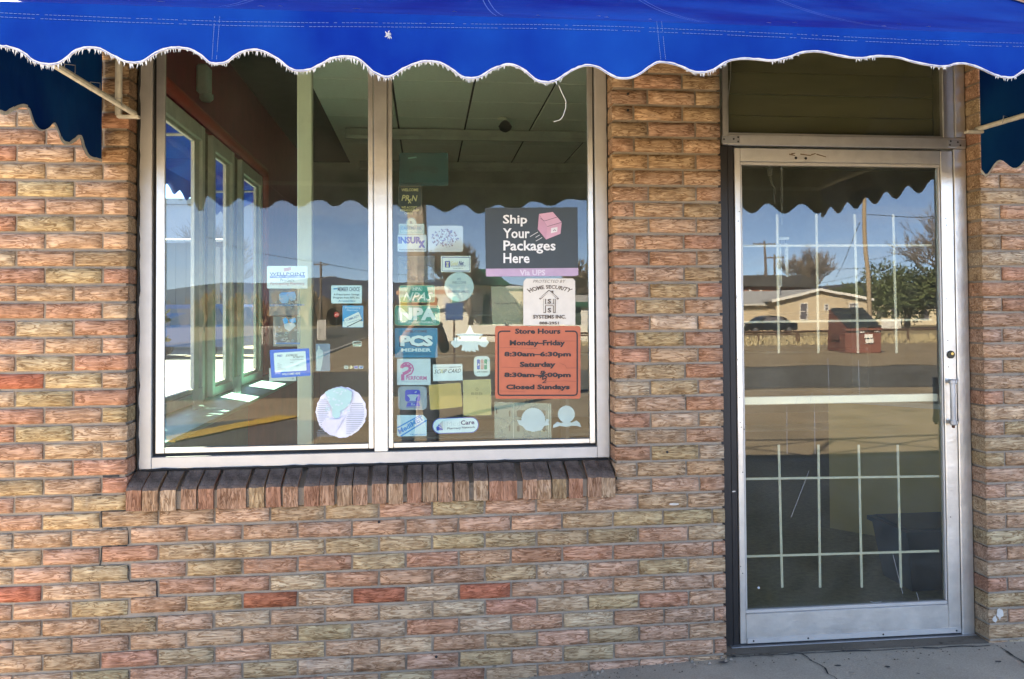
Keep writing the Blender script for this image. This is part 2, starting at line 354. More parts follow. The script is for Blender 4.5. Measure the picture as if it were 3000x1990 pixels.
# ================================================================== ground
def sheet(name, x0, x1, y0, y1, mat, zf, nx=2, ny=2):
    mb = MB(); vs = []; fs = []
    for i in range(nx+1):
        for j in range(ny+1):
            x = x0+(x1-x0)*i/nx; y = y0+(y1-y0)*j/ny; vs.append((x, y, zf(x, y)))
    for i in range(nx):
        for j in range(ny): fs.append((i*(ny+1)+j, (i+1)*(ny+1)+j, (i+1)*(ny+1)+j+1, i*(ny+1)+j+1))
    mb.add(vs, fs); return struct(mb.build(name, mat, smooth=True))
def swz(x, y=0):
    if x >= 2.25: return 0.036
    return max(-0.085, 0.036-0.048*(2.25-x))
M_WALK = concrete_mat('sidewalk_concrete', (.42,.36,.275)); M_LOT = concrete_mat('dusty_ground', (.30,.235,.15), scale=.35)
M_ASPH = concrete_mat('asphalt', (.115,.11,.095), scale=.5); M_FIELD = concrete_mat('dry_field', (.32,.25,.14), scale=.12)
M_APRON = concrete_mat('worn_apron', (.31,.25,.165), scale=.6); M_PAVE = concrete_mat('worn_paving', (.13,.125,.115), scale=.5)
sheet('ground', -4500, 4500, -4500, 4500, M_FIELD, lambda x, y: GZ-.06)
M_CURB = concrete_mat('curb_concrete', (.42,.40,.36), scale=2)
# front walk of cracked concrete slabs
walk = sheet('sidewalk', -9, 22, -4.4, .30, M_WALK, swz, 62, 10)
mb = MB()
def crackline(mb, pts, w=.006):
    for a, b in zip(pts[:-1], pts[1:]):
        a = Vector(a); b = Vector(b); n = Vector((-(b-a).y, (b-a).x, 0)).normalized()*w*random.uniform(.4, 1.2)
        mb.add([(q.x, q.y, swz(q.x)+.0035) for q in (a-n, b-n, b+n, a+n)], [(0,1,2,3)])
def jag(a, b, n, amp):
    out = []
    for i in range(n+1):
        t = i/n; out.append((a[0]+(b[0]-a[0])*t+random.uniform(-amp, amp)*(0 < i < n), a[1]+(b[1]-a[1])*t+random.uniform(-amp, amp)*(0 < i < n), 0))
    return out
def gp(u, v): p = atz(u, v, .036); return (p.x, p.y)
crackline(mb, jag(gp(2125,1928), gp(2350,1916), 9, .006)); crackline(mb, jag(gp(2350,1916), gp(2900,1893), 14, .005))
crackline(mb, jag(gp(2350,1918), gp(2420,1965), 6, .012), .004); crackline(mb, jag(gp(2420,1965), gp(2470,2010), 5, .012), .003)
crackline(mb, jag(gp(2930,1898), gp(3010,1950), 4, .004), .005)
mb.add([(x, y, swz(x)+.004) for x, y in ()], [])
mb.build('slab_joint', M_BLACK, walk)
mb = MB()
for (u, v, r) in ((2455,1952,.012),(2600,1955,.010),(2925,1940,.010),(2120,1942,.016),(2690,1975,.006),(2150,1925,.009)):
    x, y = gp(u, v); mb.add([(x+r*math.cos(a*.7)*random.uniform(1,1.6), y+r*.8*math.sin(a*.7)*random.uniform(.6,1.2), swz(x)+.003) for a in range(9)], [tuple(range(9))])
mb.build('gum_stain', pm('gum', (.06,.055,.05), .9), walk)
# raised mortar skirt in front of the door
mb = MB(); n = 24
pa = [gp(2128+ (2900-2128)*i/n, 1922-(1922-1886)*i/n) for i in range(n+1)]
for i in range(n):
    a, b = pa[i], pa[i+1]
    mb.add([(a[0], a[1]+random.uniform(0,.004), .039), (b[0], b[1]+random.uniform(0,.004), .039), (b[0], .16, .046), (a[0], .16, .046)], [(0,1,2,3)])
mb.build('door_step', concrete_mat('step_mortar', (.17,.14,.105), scale=3), walk, smooth=False)
# loose bits of broken mortar by the pier foot
mb = MB()
for i in range(16):
    x = random.uniform(1.6, 2.33); y = random.uniform(-.05, -.004) if x < 2.29 else random.uniform(-.05, .08); r = random.uniform(.003, .010); z = swz(x)
    mb.add([(x-r, y-r, z), (x+r, y-r*.7, z), (x+r*.8, y+r, z), (x-r*.7, y+r*.9, z), (x, y, z+r*1.1)], [(0,1,4),(1,2,4),(2,3,4),(3,0,4)])
mb.build('mortar_crumbs', M_MORTAR, walk, kind='stuff')
mb = MB()
for i in range(420):                               # grit, leaf bits and dust gathered along the foot of the wall
    x = random.uniform(.6, 5.2); d_ = abs(random.gauss(0, .05)); y = -.004-d_ if not 2.29 < x < 3.45 else random.uniform(-.12, .07); r = random.uniform(.0012, .0042); z = swz(x)+(.001 if y < -.03 else .006)
    mb.add([(x-r, y-r, z), (x+r, y-r*.7, z), (x+r*.8, y+r, z), (x-r*.7, y+r*.9, z), (x, y, z+r*.9)], [(0,1,4),(1,2,4),(2,3,4),(3,0,4)])
mb.build('grit', pm('grit', (.12,.09,.06), .95, var=.6, scale=40), walk, kind='stuff')
mb = MB()
for i in range(31):
    x0 = -9+i; x1 = x0+1
    mb.bbox(x0+.004, x1-.004, -4.56, -4.404, -.22, max(swz(x0), swz(x1))+.002, .012)
curb = struct(mb.build('curb', M_CURB))
sheet('parking_apron', -9, 60, -14.2, -4.56, M_APRON, lambda x, y: GZ-.045)
sheet('road', -200, 200, -21.6, -14.2, M_ASPH, lambda x, y: GZ-.04)
sheet('cross_street', -13, -3.2, -300, -21.6, M_ASPH, lambda x, y: GZ-.036)
sheet('side_street', -60, -9.0, -14.2, 120, M_PAVE, lambda x, y: GZ-.03)
sheet('side_walk', -9.0, -.64, .31, 30, M_PAVE, lambda x, y: -.085)
sheet('dirt_lot', -3.2, 90, -60, -21.6, M_LOT, lambda x, y: GZ-.03)
# yellow tactile paving on the corner ramp, built domes and all
tp = [rg(515,1288), rg(600,1271), rg(700,1250), rg(790,1233), rg(880,1215)]
tact = MB(); dome = MB(); zz = GZ-.02
for a, b in zip(tp[:-1], tp[1:]):
    d = (b-a); nrm = Vector((d.y, -d.x, 0)).normalized(); nrm = nrm if nrm.y < 0 else -nrm
    q = [a, b, b+nrm*.40, a+nrm*.40]
    tact.prism([(p.x, p.y, zz) for p in q], (0,0,-.02))
    L_ = d.length; ux = d.normalized()
    for i in range(int(L_/.075)):
        for j in range(5):
            c = a+ux*(.04+i*.075)+nrm*(.04+j*.075)
            dome.add([(c.x-.02, c.y-.02, zz), (c.x+.02, c.y-.02, zz), (c.x+.02, c.y+.02, zz), (c.x-.02, c.y+.02, zz), (c.x, c.y, zz+.012)], [(0,1,4),(1,2,4),(2,3,4),(3,0,4)])
M_YEL = pm('yellow_tactile', (.46,.31,.06), .7, var=.2, scale=4)
to = tag(fixn(tact.build('tactile_paving', M_YEL)), 'yellow strip of bumpy tactile paving curving across the corner ramp', 'paving')
dome.build('dome', M_YEL, to, kind='stuff')
ramp = MB(); pts = [Vector((-4.6,-6.4,0)), Vector((-.9,-5.2,0)), Vector((-.1,-9.9,0)), Vector((-1.6,-10.6,0)), Vector((-4.8,-8.4,0))]
ramp.add([(p.x, p.y, GZ-.041) for p in pts], [tuple(range(5))]); struct(ramp.build('corner_ramp', M_PAVE))

# ================================================================== the shop building
BL = thing('storefront_building', 'shop front of rough tan and pink brick with large window and glass door', 'building', (1.4, .2, 0))
CH, ZR = .0677, .69                              # course height, level of row 0
PIT = .2122
XWL, XWR, XDL, XDR, XC, XE = -.117, 1.815, 2.281, 3.458, -.849, 9.0
XC2 = -.637                                       # side wall line; front wall is extended past it, unseen, to shade the awning
ZHEAD = ZR + CH*30.5
BT = .0568                                        # brick height
# mortar bed: boxes behind the faces of the bricks, recessed
mb = MB(); I_ = .009; Y0, Y1 = .0095, .25
mb.box(XC+I_, XWL-I_, Y0, Y1, -.3, ZHEAD)
mb.box(XWL-I_, XWR+I_, Y0, Y1, -.3, .735)
mb.box(XWR+I_, XDL-I_, Y0, Y1, -.3, .735)
wall = mb.build('brick_wall', M_MORTAR, BL)
mb = MB(); mb.box(XWR+I_, XDL-I_, Y0, Y1, .7352, ZHEAD); pier_mid = mb.build('brick_pier', M_MORTAR, BL)
mb = MB(); mb.box(XDR+I_, XE, Y0, Y1, -.3, ZHEAD); pier_right = mb.build('brick_pier', M_MORTAR, BL)
mb = MB(); mb.box(XC+I_, XE, Y0, Y1, ZHEAD+.0002, 4.62); upper = mb.build('upper_wall', M_MORTAR, BL)
PAL = dict(T=(.50,.35,.235), Y=(.49,.37,.23), P=(.51,.33,.23), R=(.48,.27,.185), D=(.46,.175,.11), L=(.55,.42,.30), O=(.42,.315,.19))
BM = {}
def brick_mesh(w, var, h=BT, d=.105):
    k = (round(w*500), var, round(h*1000))
    if k in BM: return BM[k]
    rs = random.Random(hash(k) & 0xffff); nx = max(2, int(w/.035)); nzz = 3; vs = []; fs = []; bev = .0035
    for j in range(nzz+1):
        for i in range(nx+1):
            x = -w/2+w*i/nx; z = -h/2+h*j/nzz; eb = i in (0, nx) or j in (0, nzz)
            if 0 < i < nx: x += rs.uniform(-.004, .004)
            if 0 < j < nzz: z += rs.uniform(-.003, .003)
            if i in (0, nx): x += rs.uniform(-.0012, .0012)
            if j in (0, nzz): z += rs.uniform(-.0012, .0012)
            vs.append((x, bev if eb else rs.uniform(-.0022, .0006), z))
    gi = lambda i, j: j*(nx+1)+i
    for j in range(nzz):
        for i in range(nx): fs.append((gi(i,j), gi(i+1,j), gi(i+1,j+1), gi(i,j+1)))
    nf = len(fs)
    ring = [gi(i,0) for i in range(nx)]+[gi(nx,j) for j in range(nzz)]+[gi(i,nzz) for i in range(nx,0,-1)]+[gi(0,j) for j in range(nzz,0,-1)]
    n0 = len(vs)
    for r in ring: vs.append((vs[r][0], d, vs[r][2]))
    for a in range(len(ring)):
        b = (a+1) % len(ring); fs.append((ring[b], ring[a], n0+a, n0+b))
    fs.append(tuple(n0+a for a in range(len(ring)-1, -1, -1)))
    me = bpy.data.meshes.new('brick'); me.from_pydata(vs, [], fs); me.materials.append(M_BRICK)
    for p in me.polygons[:nf]: p.use_smooth = True
    me.update(); BM[k] = me; return me
wbase = wloc(wall); NBR = [0]
rest = MB()                                        # bricks outside the picture, joined
def put_brick(x0, x1, row, code, dz=0, dx=0):
    e0 = .0 if min(abs(x0-q) for q in (XWR, XDR, XC)) < .002 else .00475
    e1 = .0 if min(abs(x1-q) for q in (XWL, XDL, XE)) < .002 else .00475
    x0 += e0; x1 -= e1; w = x1-x0
    if w < .02: return
    xc, zc = (x0+x1)/2+dx, ZR-row*CH+dz
    d = Vector((xc, 0, zc))-CAM; u = CPX+CF*d.dot(CR)/d.dot(_fw); v = CPY-CF*d.dot(CU)/d.dot(_fw)
    if -60 < u < PW+60 and 120 < v < PH+10:
        wp_ = pier_right if xc > XDR else pier_mid if (xc > XWR and row < -1) else wall
        o = inst('brick', brick_mesh(w, random.randrange(5)), (xc-wbase.x, random.uniform(-.0025, .0015)-wbase.y, zc+random.uniform(-.001, .001)-wbase.z), wp_)
        c = PAL[code]; j = random.uniform(.88, 1.12); o.color = (c[0]*j*random.uniform(.95,1.05), c[1]*j, c[2]*j*random.uniform(.93,1.05), 1)
        o.rotation_euler = (random.uniform(-.01,.01), random.uniform(-.004,.004), random.uniform(-.006,.006)); NBR[0] += 1
    else:
        rest.bbox(xc-w/2, xc+w/2, random.uniform(-.002,.001), .105, zc-BT/2, zc+BT/2, .003)
ROWS = {0:'PYTTTYYPYPPPTT', 1:'LTPPPPPPPPPTYY', 2:'OPRYYYYYYYYOPL', 3:'LPYPYRRYRPRRRP', 4:'DTTRRLRPPYLPYT', 5:'PPYPYDTDLDPPPP', 6:'TPOPLTTLLRLYRP', 7:'PTPTTPYLRLPLPP',
        8:'TYRYPYPLPYPYPP', 9:'YTYPPYLPPYPYPP', 10:'TYPPTYYYRTPPPT', 11:'PTYPTTPYPTYPPT', 12:'PTYPTTPYPTYPPT'}
LEFT = {-1:'PPY', -2:'YTR', -3:'PTR', -4:'PTT', -5:'RYT', -6:'RPY', -7:'LYR', -8:'DYT', -9:'PYR', -10:'PTP', -11:'RYR', -12:'RRL', -13:'PYT', -14:'ROR', -15:'LPO', -16:'PTP', -17:'ROT',
        -18:'PTT', -19:'RYP', -20:'YTT', -21:'RTP', -22:'PPT', -23:'LTR', -24:'PTT', -25:'TPT', -26:'PTT', -27:'TPT', -28:'PTT', -29:'TTP', -30:'PTT'}
MID = {-1:'PPP', -2:'LTT', -3:'RYL', -4:'TTP', -5:'RLT', -6:'TTR', -7:'LYP', -8:'POR', -9:'RTR', -10:'ROR', -11:'RLP', -12:'RYP', -13:'POR', -14:'RPO', -15:'RRP', -16:'PPR', -17:'TPT', -18:'PTT',
       -19:'PTP', -20:'TPT', -21:'TTP', -22:'PTT', -23:'TPP', -24:'TTT', -25:'PTT', -26:'TPT', -27:'TTP', -28:'TPT', -29:'TTT', -30:'PTT'}
rnd = random.Random(3)
for row in range(12, -69, -1):
    odd = row % 2; h = .5 if odd else 0.0
    if ZR-row*CH > 4.6: continue
    if row >= 0:                                   # runs under the window
        codes = ROWS[row]; x = (-4-(.5 if odd else 0))*PIT; k = -1
        while x < XDL-.01:
            a, b = max(x, XC), min(x+PIT, XDL)
            left = (x+PIT/2)/PIT < {0:-1, 1:-.5, 2:-1, 3:-.5, 4:0, 5:0, 6:1, 7:1}.get(row, 9) and row <= 7
            if b-a > .03: put_brick(a, b, row, codes[max(0, min(k, len(codes)-1))], dz=-.0028 if left else .0015, dx=-.004 if left and row <= 6 else 0)
            x += PIT; k += 1
    elif row >= -30:
        x = (-4-(.5 if odd else 0))*PIT; codes = LEFT[row]
        for k in range(-1, 4):
            a, b = max(x, XC), min(x+PIT, XWL)
            if XWL-b < .03: b = XWL
            if b-a > .03 and a < XWL-.02: put_brick(a, b, row, codes[max(0, min(k, 2))], dz=-.0028)
            x += PIT
        js = [XWR, 1.968, 2.174, XDL] if odd else [XWR, 1.908, 2.118, XDL]
        for k in range(3): put_brick(js[k], js[k+1], row, MID[row][k])
    if row >= -30:
        x = XDR; first = PIT*1.0 if odd else .092
        while x < XE:
            b = min(x+first, XE); put_brick(x, b, row, rnd.choice('PTPTPLPRYT')); x = b; first = PIT
    else:
        x = XC-(.5*PIT if odd else 0)
        while x < XE:
            a, b = max(x, XC), min(x+PIT, XE)
            if b-a > .03: put_brick(a, b, row, rnd.choice('PTPTPLPRYT'))
            x += PIT
rest.build('brick_field', M_BRICKF, upper, kind='stuff')
print('bricks', NBR[0])
# stepped settlement crack: open joints below the window corner
def wp(u, v, y=.006): return aty(u, v, y)
S1 = lambda x, y: (x/2.364, 1330+y/2.364)
mb = MB()
def gap(pts, w):
    P3 = [wp(*S1(*p)) for p in pts]
    for a, b in zip(P3[:-1], P3[1:]):
        n_ = max(2, int((b-a).length/.018)); prev = a
        for i in range(1, n_+1):
            q = a.lerp(b, i/n_)+Vector((random.uniform(-.0015,.0015), 0, random.uniform(-.0015,.0015)))
            t = (q-prev); nn = Vector((-t.z, 0, t.x)).normalized()*w*random.uniform(.7, 1.7)
            mb.add([prev-nn, q-nn, q+nn, prev+nn], [(0,1,2,3)]); prev = q
gap([(712,156),(825,154)], .0022); gap([(640,286),(700,284)], .0018); gap([(884,300),(880,400)], .004); gap([(880,396),(700,402)], .0034); gap([(703,402),(706,510)], .0032)
gap([(706,520),(880,512),(890,625)], .0014); gap([(882,636),(705,652)], .0036); gap([(705,652),(694,775)], .0022); gap([(694,775),(885,772)], .0014); gap([(888,775),(895,880)], .0022)
gap([(895,882),(1080,876)], .0014); gap([(1083,880),(1088,992)], .0020); gap([(1088,994),(1270,998),(1272,1100)], .0013)
mb.build('crack', M_BLACK, wall, kind='stuff')
# little holes and a few chips in the joints
mb = MB()
for (u, v) in ((1110,1530),(1840,275),(1840,323),(1278,1925),(1955,1325)):
    p = aty(u, v, -.004); mb.lathe(p, [(.0055, 0), (.0055, .006)], 8, 'y')
mb.build('fixing_hole', M_BLACK, wall)
mb = MB()
for (u, v, w, h) in ((2930,1798,.03,.05),(2915,1815,.02,.03),(1975,1478,.04,.012),(2150,1440,.015,.006)):
    p = aty(u, v, -.0045); n_ = 11
    mb = MB(); mb.add([(p.x+w*.6*math.cos(2*math.pi*i/n_)*random.uniform(.5,1.1), p.y, p.z+h*.6*math.sin(2*math.pi*i/n_)*random.uniform(.5,1.1)) for i in range(n_)], [tuple(range(n_))])
    mb.build('paint_splash', pm('splash', (.50,.46,.40), .9, var=.15, scale=60), wall)
# header ledge and the roof slab, back and side walls
mb = MB(); mb.box(XC2+.02, XE-.02, .251, 9.0, 4.30, 4.42); mb.box(XC+.02, XE-.02, .03, .25, 4.621, 4.68); mb.build('roof', M_DARKW, BL)
mb = MB(); mb.box(XE-.21, XE-.01, .251, 9.0, -.3, 4.29); mb.box(XC2+.01, XE-.01, 9.001, 9.2, -.3, 4.29); mb.build('rear_wall', M_DARKW, BL)
# rooftop pipe frame with cross braces (its shadow lies on the apron)
mb = MB(); zt, zb = 5.72, 4.68
mb.tube([(-.5,.14,zt), (8.9,.14,zt)], .035, 6)
xs = [-.5+1.88*i for i in range(6)]
for i, x in enumerate(xs):
    mb.tube([(x,.14,zb), (x,.14,zt)], .03, 6)
    if i < 5:
        mb.tube([(x,.12,zb), (x+1.88,.12,zt)], .022, 6); mb.tube([(x,.16,zt), (x+1.88,.16,zb)], .022, 6)
mb.build('roof_frame', M_STEEL, BL)

# ---------------------------------------------------------------- brick sill
sill = MB(); sill.prism([(XWL+.004,-.014,.727), (XWL+.004,.16,.727), (XWL+.004,.16,.855), (XWL+.004,-.014,.795)], (XWR-XWL-.008,0,0)); sillo = sill.build('window_sill', M_MORTAR, BL)
NS = 29; pw = (XWR-XWL)/NS; sm = []
for var in range(6):
    rs = random.Random(50+var); w, = (pw-.010,); vs = []; fs = []; mi = []; nx = 5
    prof = [(.10,.858), (.035,.836), (-.022,.812), (-.030,.803), (-.031,.775), (-.0305,.745), (-.029,.724)]
    for k, (y, z) in enumerate(prof):
        for i in range(nx+1):
            vs.append((-w/2+w*i/nx+rs.uniform(-.0006,.0006), y+rs.uniform(-.0016,.0016)*(2 <= k < 6), z+rs.uniform(-.0018,.0018)*(k < 4)))
    np_ = len(prof)
    for k in range(np_-1):
        for i in range(nx): fs.append((k*(nx+1)+i, (k+1)*(nx+1)+i, (k+1)*(nx+1)+i+1, k*(nx+1)+i+1)); mi.append(1 if k < 3 else 0)
    for e in (0, nx):
        ring = [k*(nx+1)+e for k in range(np_)]; n0 = len(vs)
        vs.append((vs[e][0], .10, .724)); f = tuple(ring)+(n0,); fs.append(f if e == nx else f[::-1]); mi.append(0)
    me = bpy.data.meshes.new('sill_brick'); me.from_pydata(vs, [], fs); me.materials.append(M_BRICKV); me.materials.append(M_DIRT)
    me.polygons.foreach_set('material_index', mi); me.update(); sm.append(me)
sb = wloc(sillo); SC_ = 'RTLPRPPYRPRPTPPTRTPTLRRPTYRPLY'
for i in range(NS):
    o = inst('sill_brick', sm[rnd.randrange(6)], (XWL+pw*(i+.5)-sb.x+random.uniform(-.001,.001), -sb.y+random.uniform(-.002,.002), -sb.z+random.uniform(-.003,.002)), sillo)
    c = PAL[SC_[i]]; j = random.uniform(.66, .9); o.color = (c[0]*j, c[1]*j*.95, c[2]*j*.92, 1); o.rotation_euler = (0, random.uniform(-.012,.012), random.uniform(-.012,.012))

# ---------------------------------------------------------------- shop window
WZ0, WZ1 = .864, 2.745
mb = MB()
mb.bbox(-.107, -.056, .098, .19, WZ0, WZ1, .002); mb.bbox(1.760, 1.813, .098, .19, WZ0, WZ1, .002)
mb.bbox(-.0555, 1.7595, .0985, .19, WZ0, .911, .002); mb.bbox(-.0555, 1.7595, .0985, .19, WZ1-.05, WZ1, .002)
win = mb.build('shop_window', M_ALUW, BL)
mb = MB(); mb.bbox(.826, .882, .096, .185, .9115, WZ1-.0505, .003); mb.build('mullion', M_ALU, win)
mb = MB(); g = .0008
for x0, x1 in ((-.0552, .8255), (.8825, 1.7592)):
    a, b = (x0+.012, x0+.046) if x0 < 0 else (x0+.001, x0+.020)
    mb.bbox(a, b, .108, .1236, .9235, WZ1-.051, .002)
    a2, b2 = (x1-.023, x1-.002) if x0 < 0 else (x1-.029, x1-.006)
    mb.bbox(a2, b2, .108, .1236, .9235, WZ1-.051, .002)
    mb.bbox(b+g, a2-g, .110, .1236, .924, .945, .002)
mb.build('glazing_bead', M_ALU, win)
mb = MB()
mb.box(-.0552, .8255, .1245, .150, .9113, .9230); mb.box(.8825, 1.7592, .1245, .150, .9113, .9230)
mb.box(-.0552, -.0440, .1245, .150, .9232, 2.69); mb.box(1.754, 1.7592, .1245, .150, .9232, 2.69)
mb.build('gasket', M_BLACK, win)
mb = MB(); mb.box(-.0440, .8250, YG, YG+.006, .9235, 2.69); p1_ = mb.build('pane', M_GLASS, win)
mb = MB(); mb.box(.8832, 1.7536, YG, YG+.006, .9235, 2.69); p2_ = mb.build('pane', M_GLASS, win)
mb = MB(); z = .86                                  # ragged sealant at the masonry
pts = []
while z < 2.74:
    pts.append((-.1075+random.uniform(-.002,.0035), .094, z)); z += random.uniform(.02, .05)
mb.tube(pts, [random.uniform(.003, .007) for _ in pts], 5); pts = []; z = .86
while z < 2.74:
    pts.append((1.8140+random.uniform(-.002,.002), .094, z)); z += random.uniform(.02, .05)
mb.tube(pts, [random.uniform(.0015, .004) for _ in pts], 5); pts = []; x = -.107
while x < 1.81:
    pts.append((x, .093, .860+random.uniform(-.003,.003))); x += random.uniform(.02, .06)
mb.tube(pts, [random.uniform(.003, .007) for _ in pts], 5); mb.build('sealant', M_BLACK, win)

# ---------------------------------------------------------------- door, frame and transom
DX0, DX1, DZ0, DZ1 = 2.377, 3.392, .050, 2.194
mb = MB()
mb.bbox(3.3945, 3.4535, .095, .20, .040, 2.2025, .003); mb.bbox(2.345, 3.4535, .092, .20, 2.2032, 2.252, .003)
mb.bbox(2.322, 2.3445, .092, .20, 2.205, 2.72, .003); mb.bbox(3.405, 3.4535, .095, .20, 2.2528, 2.72, .003); mb.bbox(3.350, 3.4045, .101, .19, 2.2528, 2.72, .003)
dfr = mb.build('door_frame', M_ALU, BL)
mb = MB(); mb.bbox(2.284, 2.3465, .100, .20, .042, 2.2022, .002); mb.bbox(2.3475, 2.3745, .104, .20, .042, 2.2022, .002); mb.build('hinge_jamb', M_BRONZE, dfr)
mb = MB(); mb.box(2.345, 3.3495, YG, YG+.006, 2.2530, 2.72); mb.build('transom_pane', M_GLASST, dfr)
mb = MB(); mb.bbox(2.3450, 3.3495, .106, .1236, 2.2526, 2.262, .002); mb.bbox(2.3450, 2.3560, .106, .1236, 2.2625, 2.72, .002); mb.build('transom_bead', M_ALU, dfr)
for x0_, x1_ in ((2.318, 2.400), (3.366, 3.452)):
    mb = MB(); mb.bbox(x0_, x1_, .0895, .0918, 2.212, 2.243, .001); mb.build('corner_plate', M_STEEL, dfr)
mb = MB()
for x, z in ((2.328,2.228),(2.372,2.230),(2.392,2.238),(2.392,2.219),(3.378,2.236),(3.374,2.219),(3.412,2.232),(3.424,2.218)): mb.lathe((x, .0880, z), [(.004,0),(.0045,.0014)], 8, 'y')
mb.build('screw', M_BLACK, dfr)
mb = MB(); mb.bbox(2.33, 3.452, .078, .20, .0365, .0445, .002); mb.build('threshold', M_STEEL, dfr)
# transom: boarded behind with thin boards
mb = MB()
for k in range(5):
    z0 = 2.256+k*.098; mb.bbox(2.346, 3.349, .175+.002*(k % 2), .185+.002*(k % 2), z0, z0+.0955, .002)
mb.build('transom_board', pm('olive_board', (.25,.225,.15), .8, var=.2, scale=3, stretch=(.4,1,3)), dfr)
# leaf
mb = MB(); a, b = DX0, DX1
mb.bbox(a, a+.026, .100, .145, DZ0, DZ1, .002); mb.bbox(b-.058, b, .100, .145, DZ0, DZ1, .002)
mb.bbox(a+.0265, b-.0585, .1005, .145, 2.134, DZ1, .002); mb.bbox(a+.0265, b-.0585, .1005, .145, DZ0, .176, .002)
leaf = mb.build('door', M_ALU, BL)
mb = MB()
mb.bbox(a+.027, a+.036, .106, .1236, .192, 2.119, .002); mb.bbox(b-.066, b-.0592, .106, .1236, .192, 2.119, .002)
mb.bbox(a+.027, b-.0592, .104, .1236, 2.1195, 2.1335, .002); mb.bbox(a+.027, b-.0592, .104, .1236, .1765, .1915, .002)
mb.build('glazing_bead', M_ALUW, leaf)
mb = MB(); mb.box(a+.027, b-.0592, YG, YG+.006, .177, 2.133); mb.build('pane', M_GLASSD, leaf)
mb = MB(); mb.bbox(a+.030, b-.002, .096, .0998, .0505, .0725, .001); kick = mb.build('door_sweep', M_ALUW, leaf)
mb = MB()
for u, v in ((2208,1871),(2368,1864),(2588,1858),(2803,1849)):
    p = aty(u, v, .0950); mb.lathe((p.x, .0945, .061), [(.004,0),(.0045,.0014)], 8, 'y')
mb.build('screw', M_BLACK, leaf)
mb = MB()
for (u, v) in ((2158,873),(2160,868),(2162,1054),(2167,1165),(2169,1238),(2172,1252),(2180,1258),(2176,1384),(2170,1660),(2176,1680),(2771,640),(2773,660),(2766,853),(2772,876),(2774,938),(2777,998),(2779,1075),(2166,620),(2163,648),(2785,1515)):
    p = aty(u, v, .099); mb.lathe((p.x, .0985, p.z), [(.0024,0),(.0026,.0012)], 6, 'y')
for (u, v) in ((2332,463),(2361,464)):
    p = aty(u, v, .099); mb.lathe((p.x, .0985, p.z), [(.006,0),(.0065,.0012)], 10, 'y')
mb.build('peg_hole', M_BLACK, leaf)
mb = MB()
for (u0, v0, u1, v1) in ((2312,452,2330,456),(2345,452,2376,456),(2376,454,2390,450),(2392,452,2420,460),(2318,451,2330,449)):
    p, q = aty(u0, v0, .0992), aty(u1, v1, .0992); mb.add([(p.x,.0996,p.z-.003),(q.x,.0996,q.z-.002),(q.x,.0996,q.z+.002),(p.x,.0996,p.z+.003)], [(0,1,2,3)])
mb.build('old_fixing_mark', pm('rust_mark', (.16,.11,.06), .8), leaf)
mb = MB(); p = aty(2785, 1039, .1)
mb.lathe((p.x, .0925, p.z), [(.0165,0),(.0178,.002),(.018,.0074)], 20, 'y'); lock = mb.build('lock_cylinder', pm('aged_brass', (.05,.045,.03), .45, .6), leaf)
mb = MB(); mb.lathe((p.x+.003, .0905, p.z+.004), [(.0062,0),(.0062,.0018)], 14, 'y'); mb.build('key_plug', pm('bright_brass', (.5,.36,.12), .3, .9), lock)
mb = MB(); hx = aty(2787, 1175, .07).x; zt, zb = 1.158, .990
mb.tube([(hx, .058, zb-.004), (hx, .058, zt+.004)], .0115, 14)
mb.lathe((hx, .058, zt-.004), [(.0135,0),(.0145,.002),(.0145,.016),(.012,.020)], 14); mb.lathe((hx, .058, zb-.018), [(.011,0),(.0145,.004),(.0145,.020),(.0135,.023)], 14)
mb.bbox(hx+.008, hx+.024, .058, .1000, zt-.004, zt+.014, .002); mb.bbox(hx+.008, hx+.024, .058, .1000, zb-.016, zb+.002, .002)
han = mb.build('pull_handle', M_STEEL, leaf, smooth=False)
mb = MB(); mb.lathe((hx, .058, zb-.030), [(.004,0),(.007,.003),(.007,.011)], 10); mb.build('end_bolt', pm('rusty', (.10,.04,.02), .8), han)
# inside face: push bar and stick-on muntins
mb = MB(); mb.bbox(a+.0265, b-.060, .150, .160, 1.068, 1.104, .003); mb.build('push_bar', pm('white_bar', (.82,.82,.80), .35, .2, var=.05), leaf)
def mun(us, v0, v1, hs, ue):
    n_ = 0
    for u in us:
        p = aty(u[0], v0, .136); q = aty(u[1], v1, .136); mb = MB(); w = .0052
        mb.prism([(p.x-w,.1325,p.z),(p.x+w,.1325,p.z),(q.x+w,.1325,q.z),(q.x-w,.1325,q.z)], (0,.004,0)); fixn(mb.build('muntin_bar', M_MUN, leaf))
    for v in hs:
        p = aty(2183, v[0], .136); q = aty(ue, v[1], .136); mb = MB(); w = .0048
        mb.prism([(a+.037,.1320,p.z-w),(q.x,.1320,q.z-w),(q.x,.1320,q.z+w),(a+.037,.1320,p.z+w)], (0,.0052,0)); fixn(mb.build('muntin_bar', M_MUN, leaf))
M_MUN = pm('muntin_white', (.50,.46,.39), .5, .1, var=.12, scale=25)
mun([(2276,2281),(2391,2397),(2503,2513),(2616,2626)], 628, 1035, [(721,719),(944,937)], 2728)
mun([(2281,2291),(2397,2402),(2515,2524),(2629,2639)], 1303, 1721, [(1403,1395),(1630,1614)], 2750)
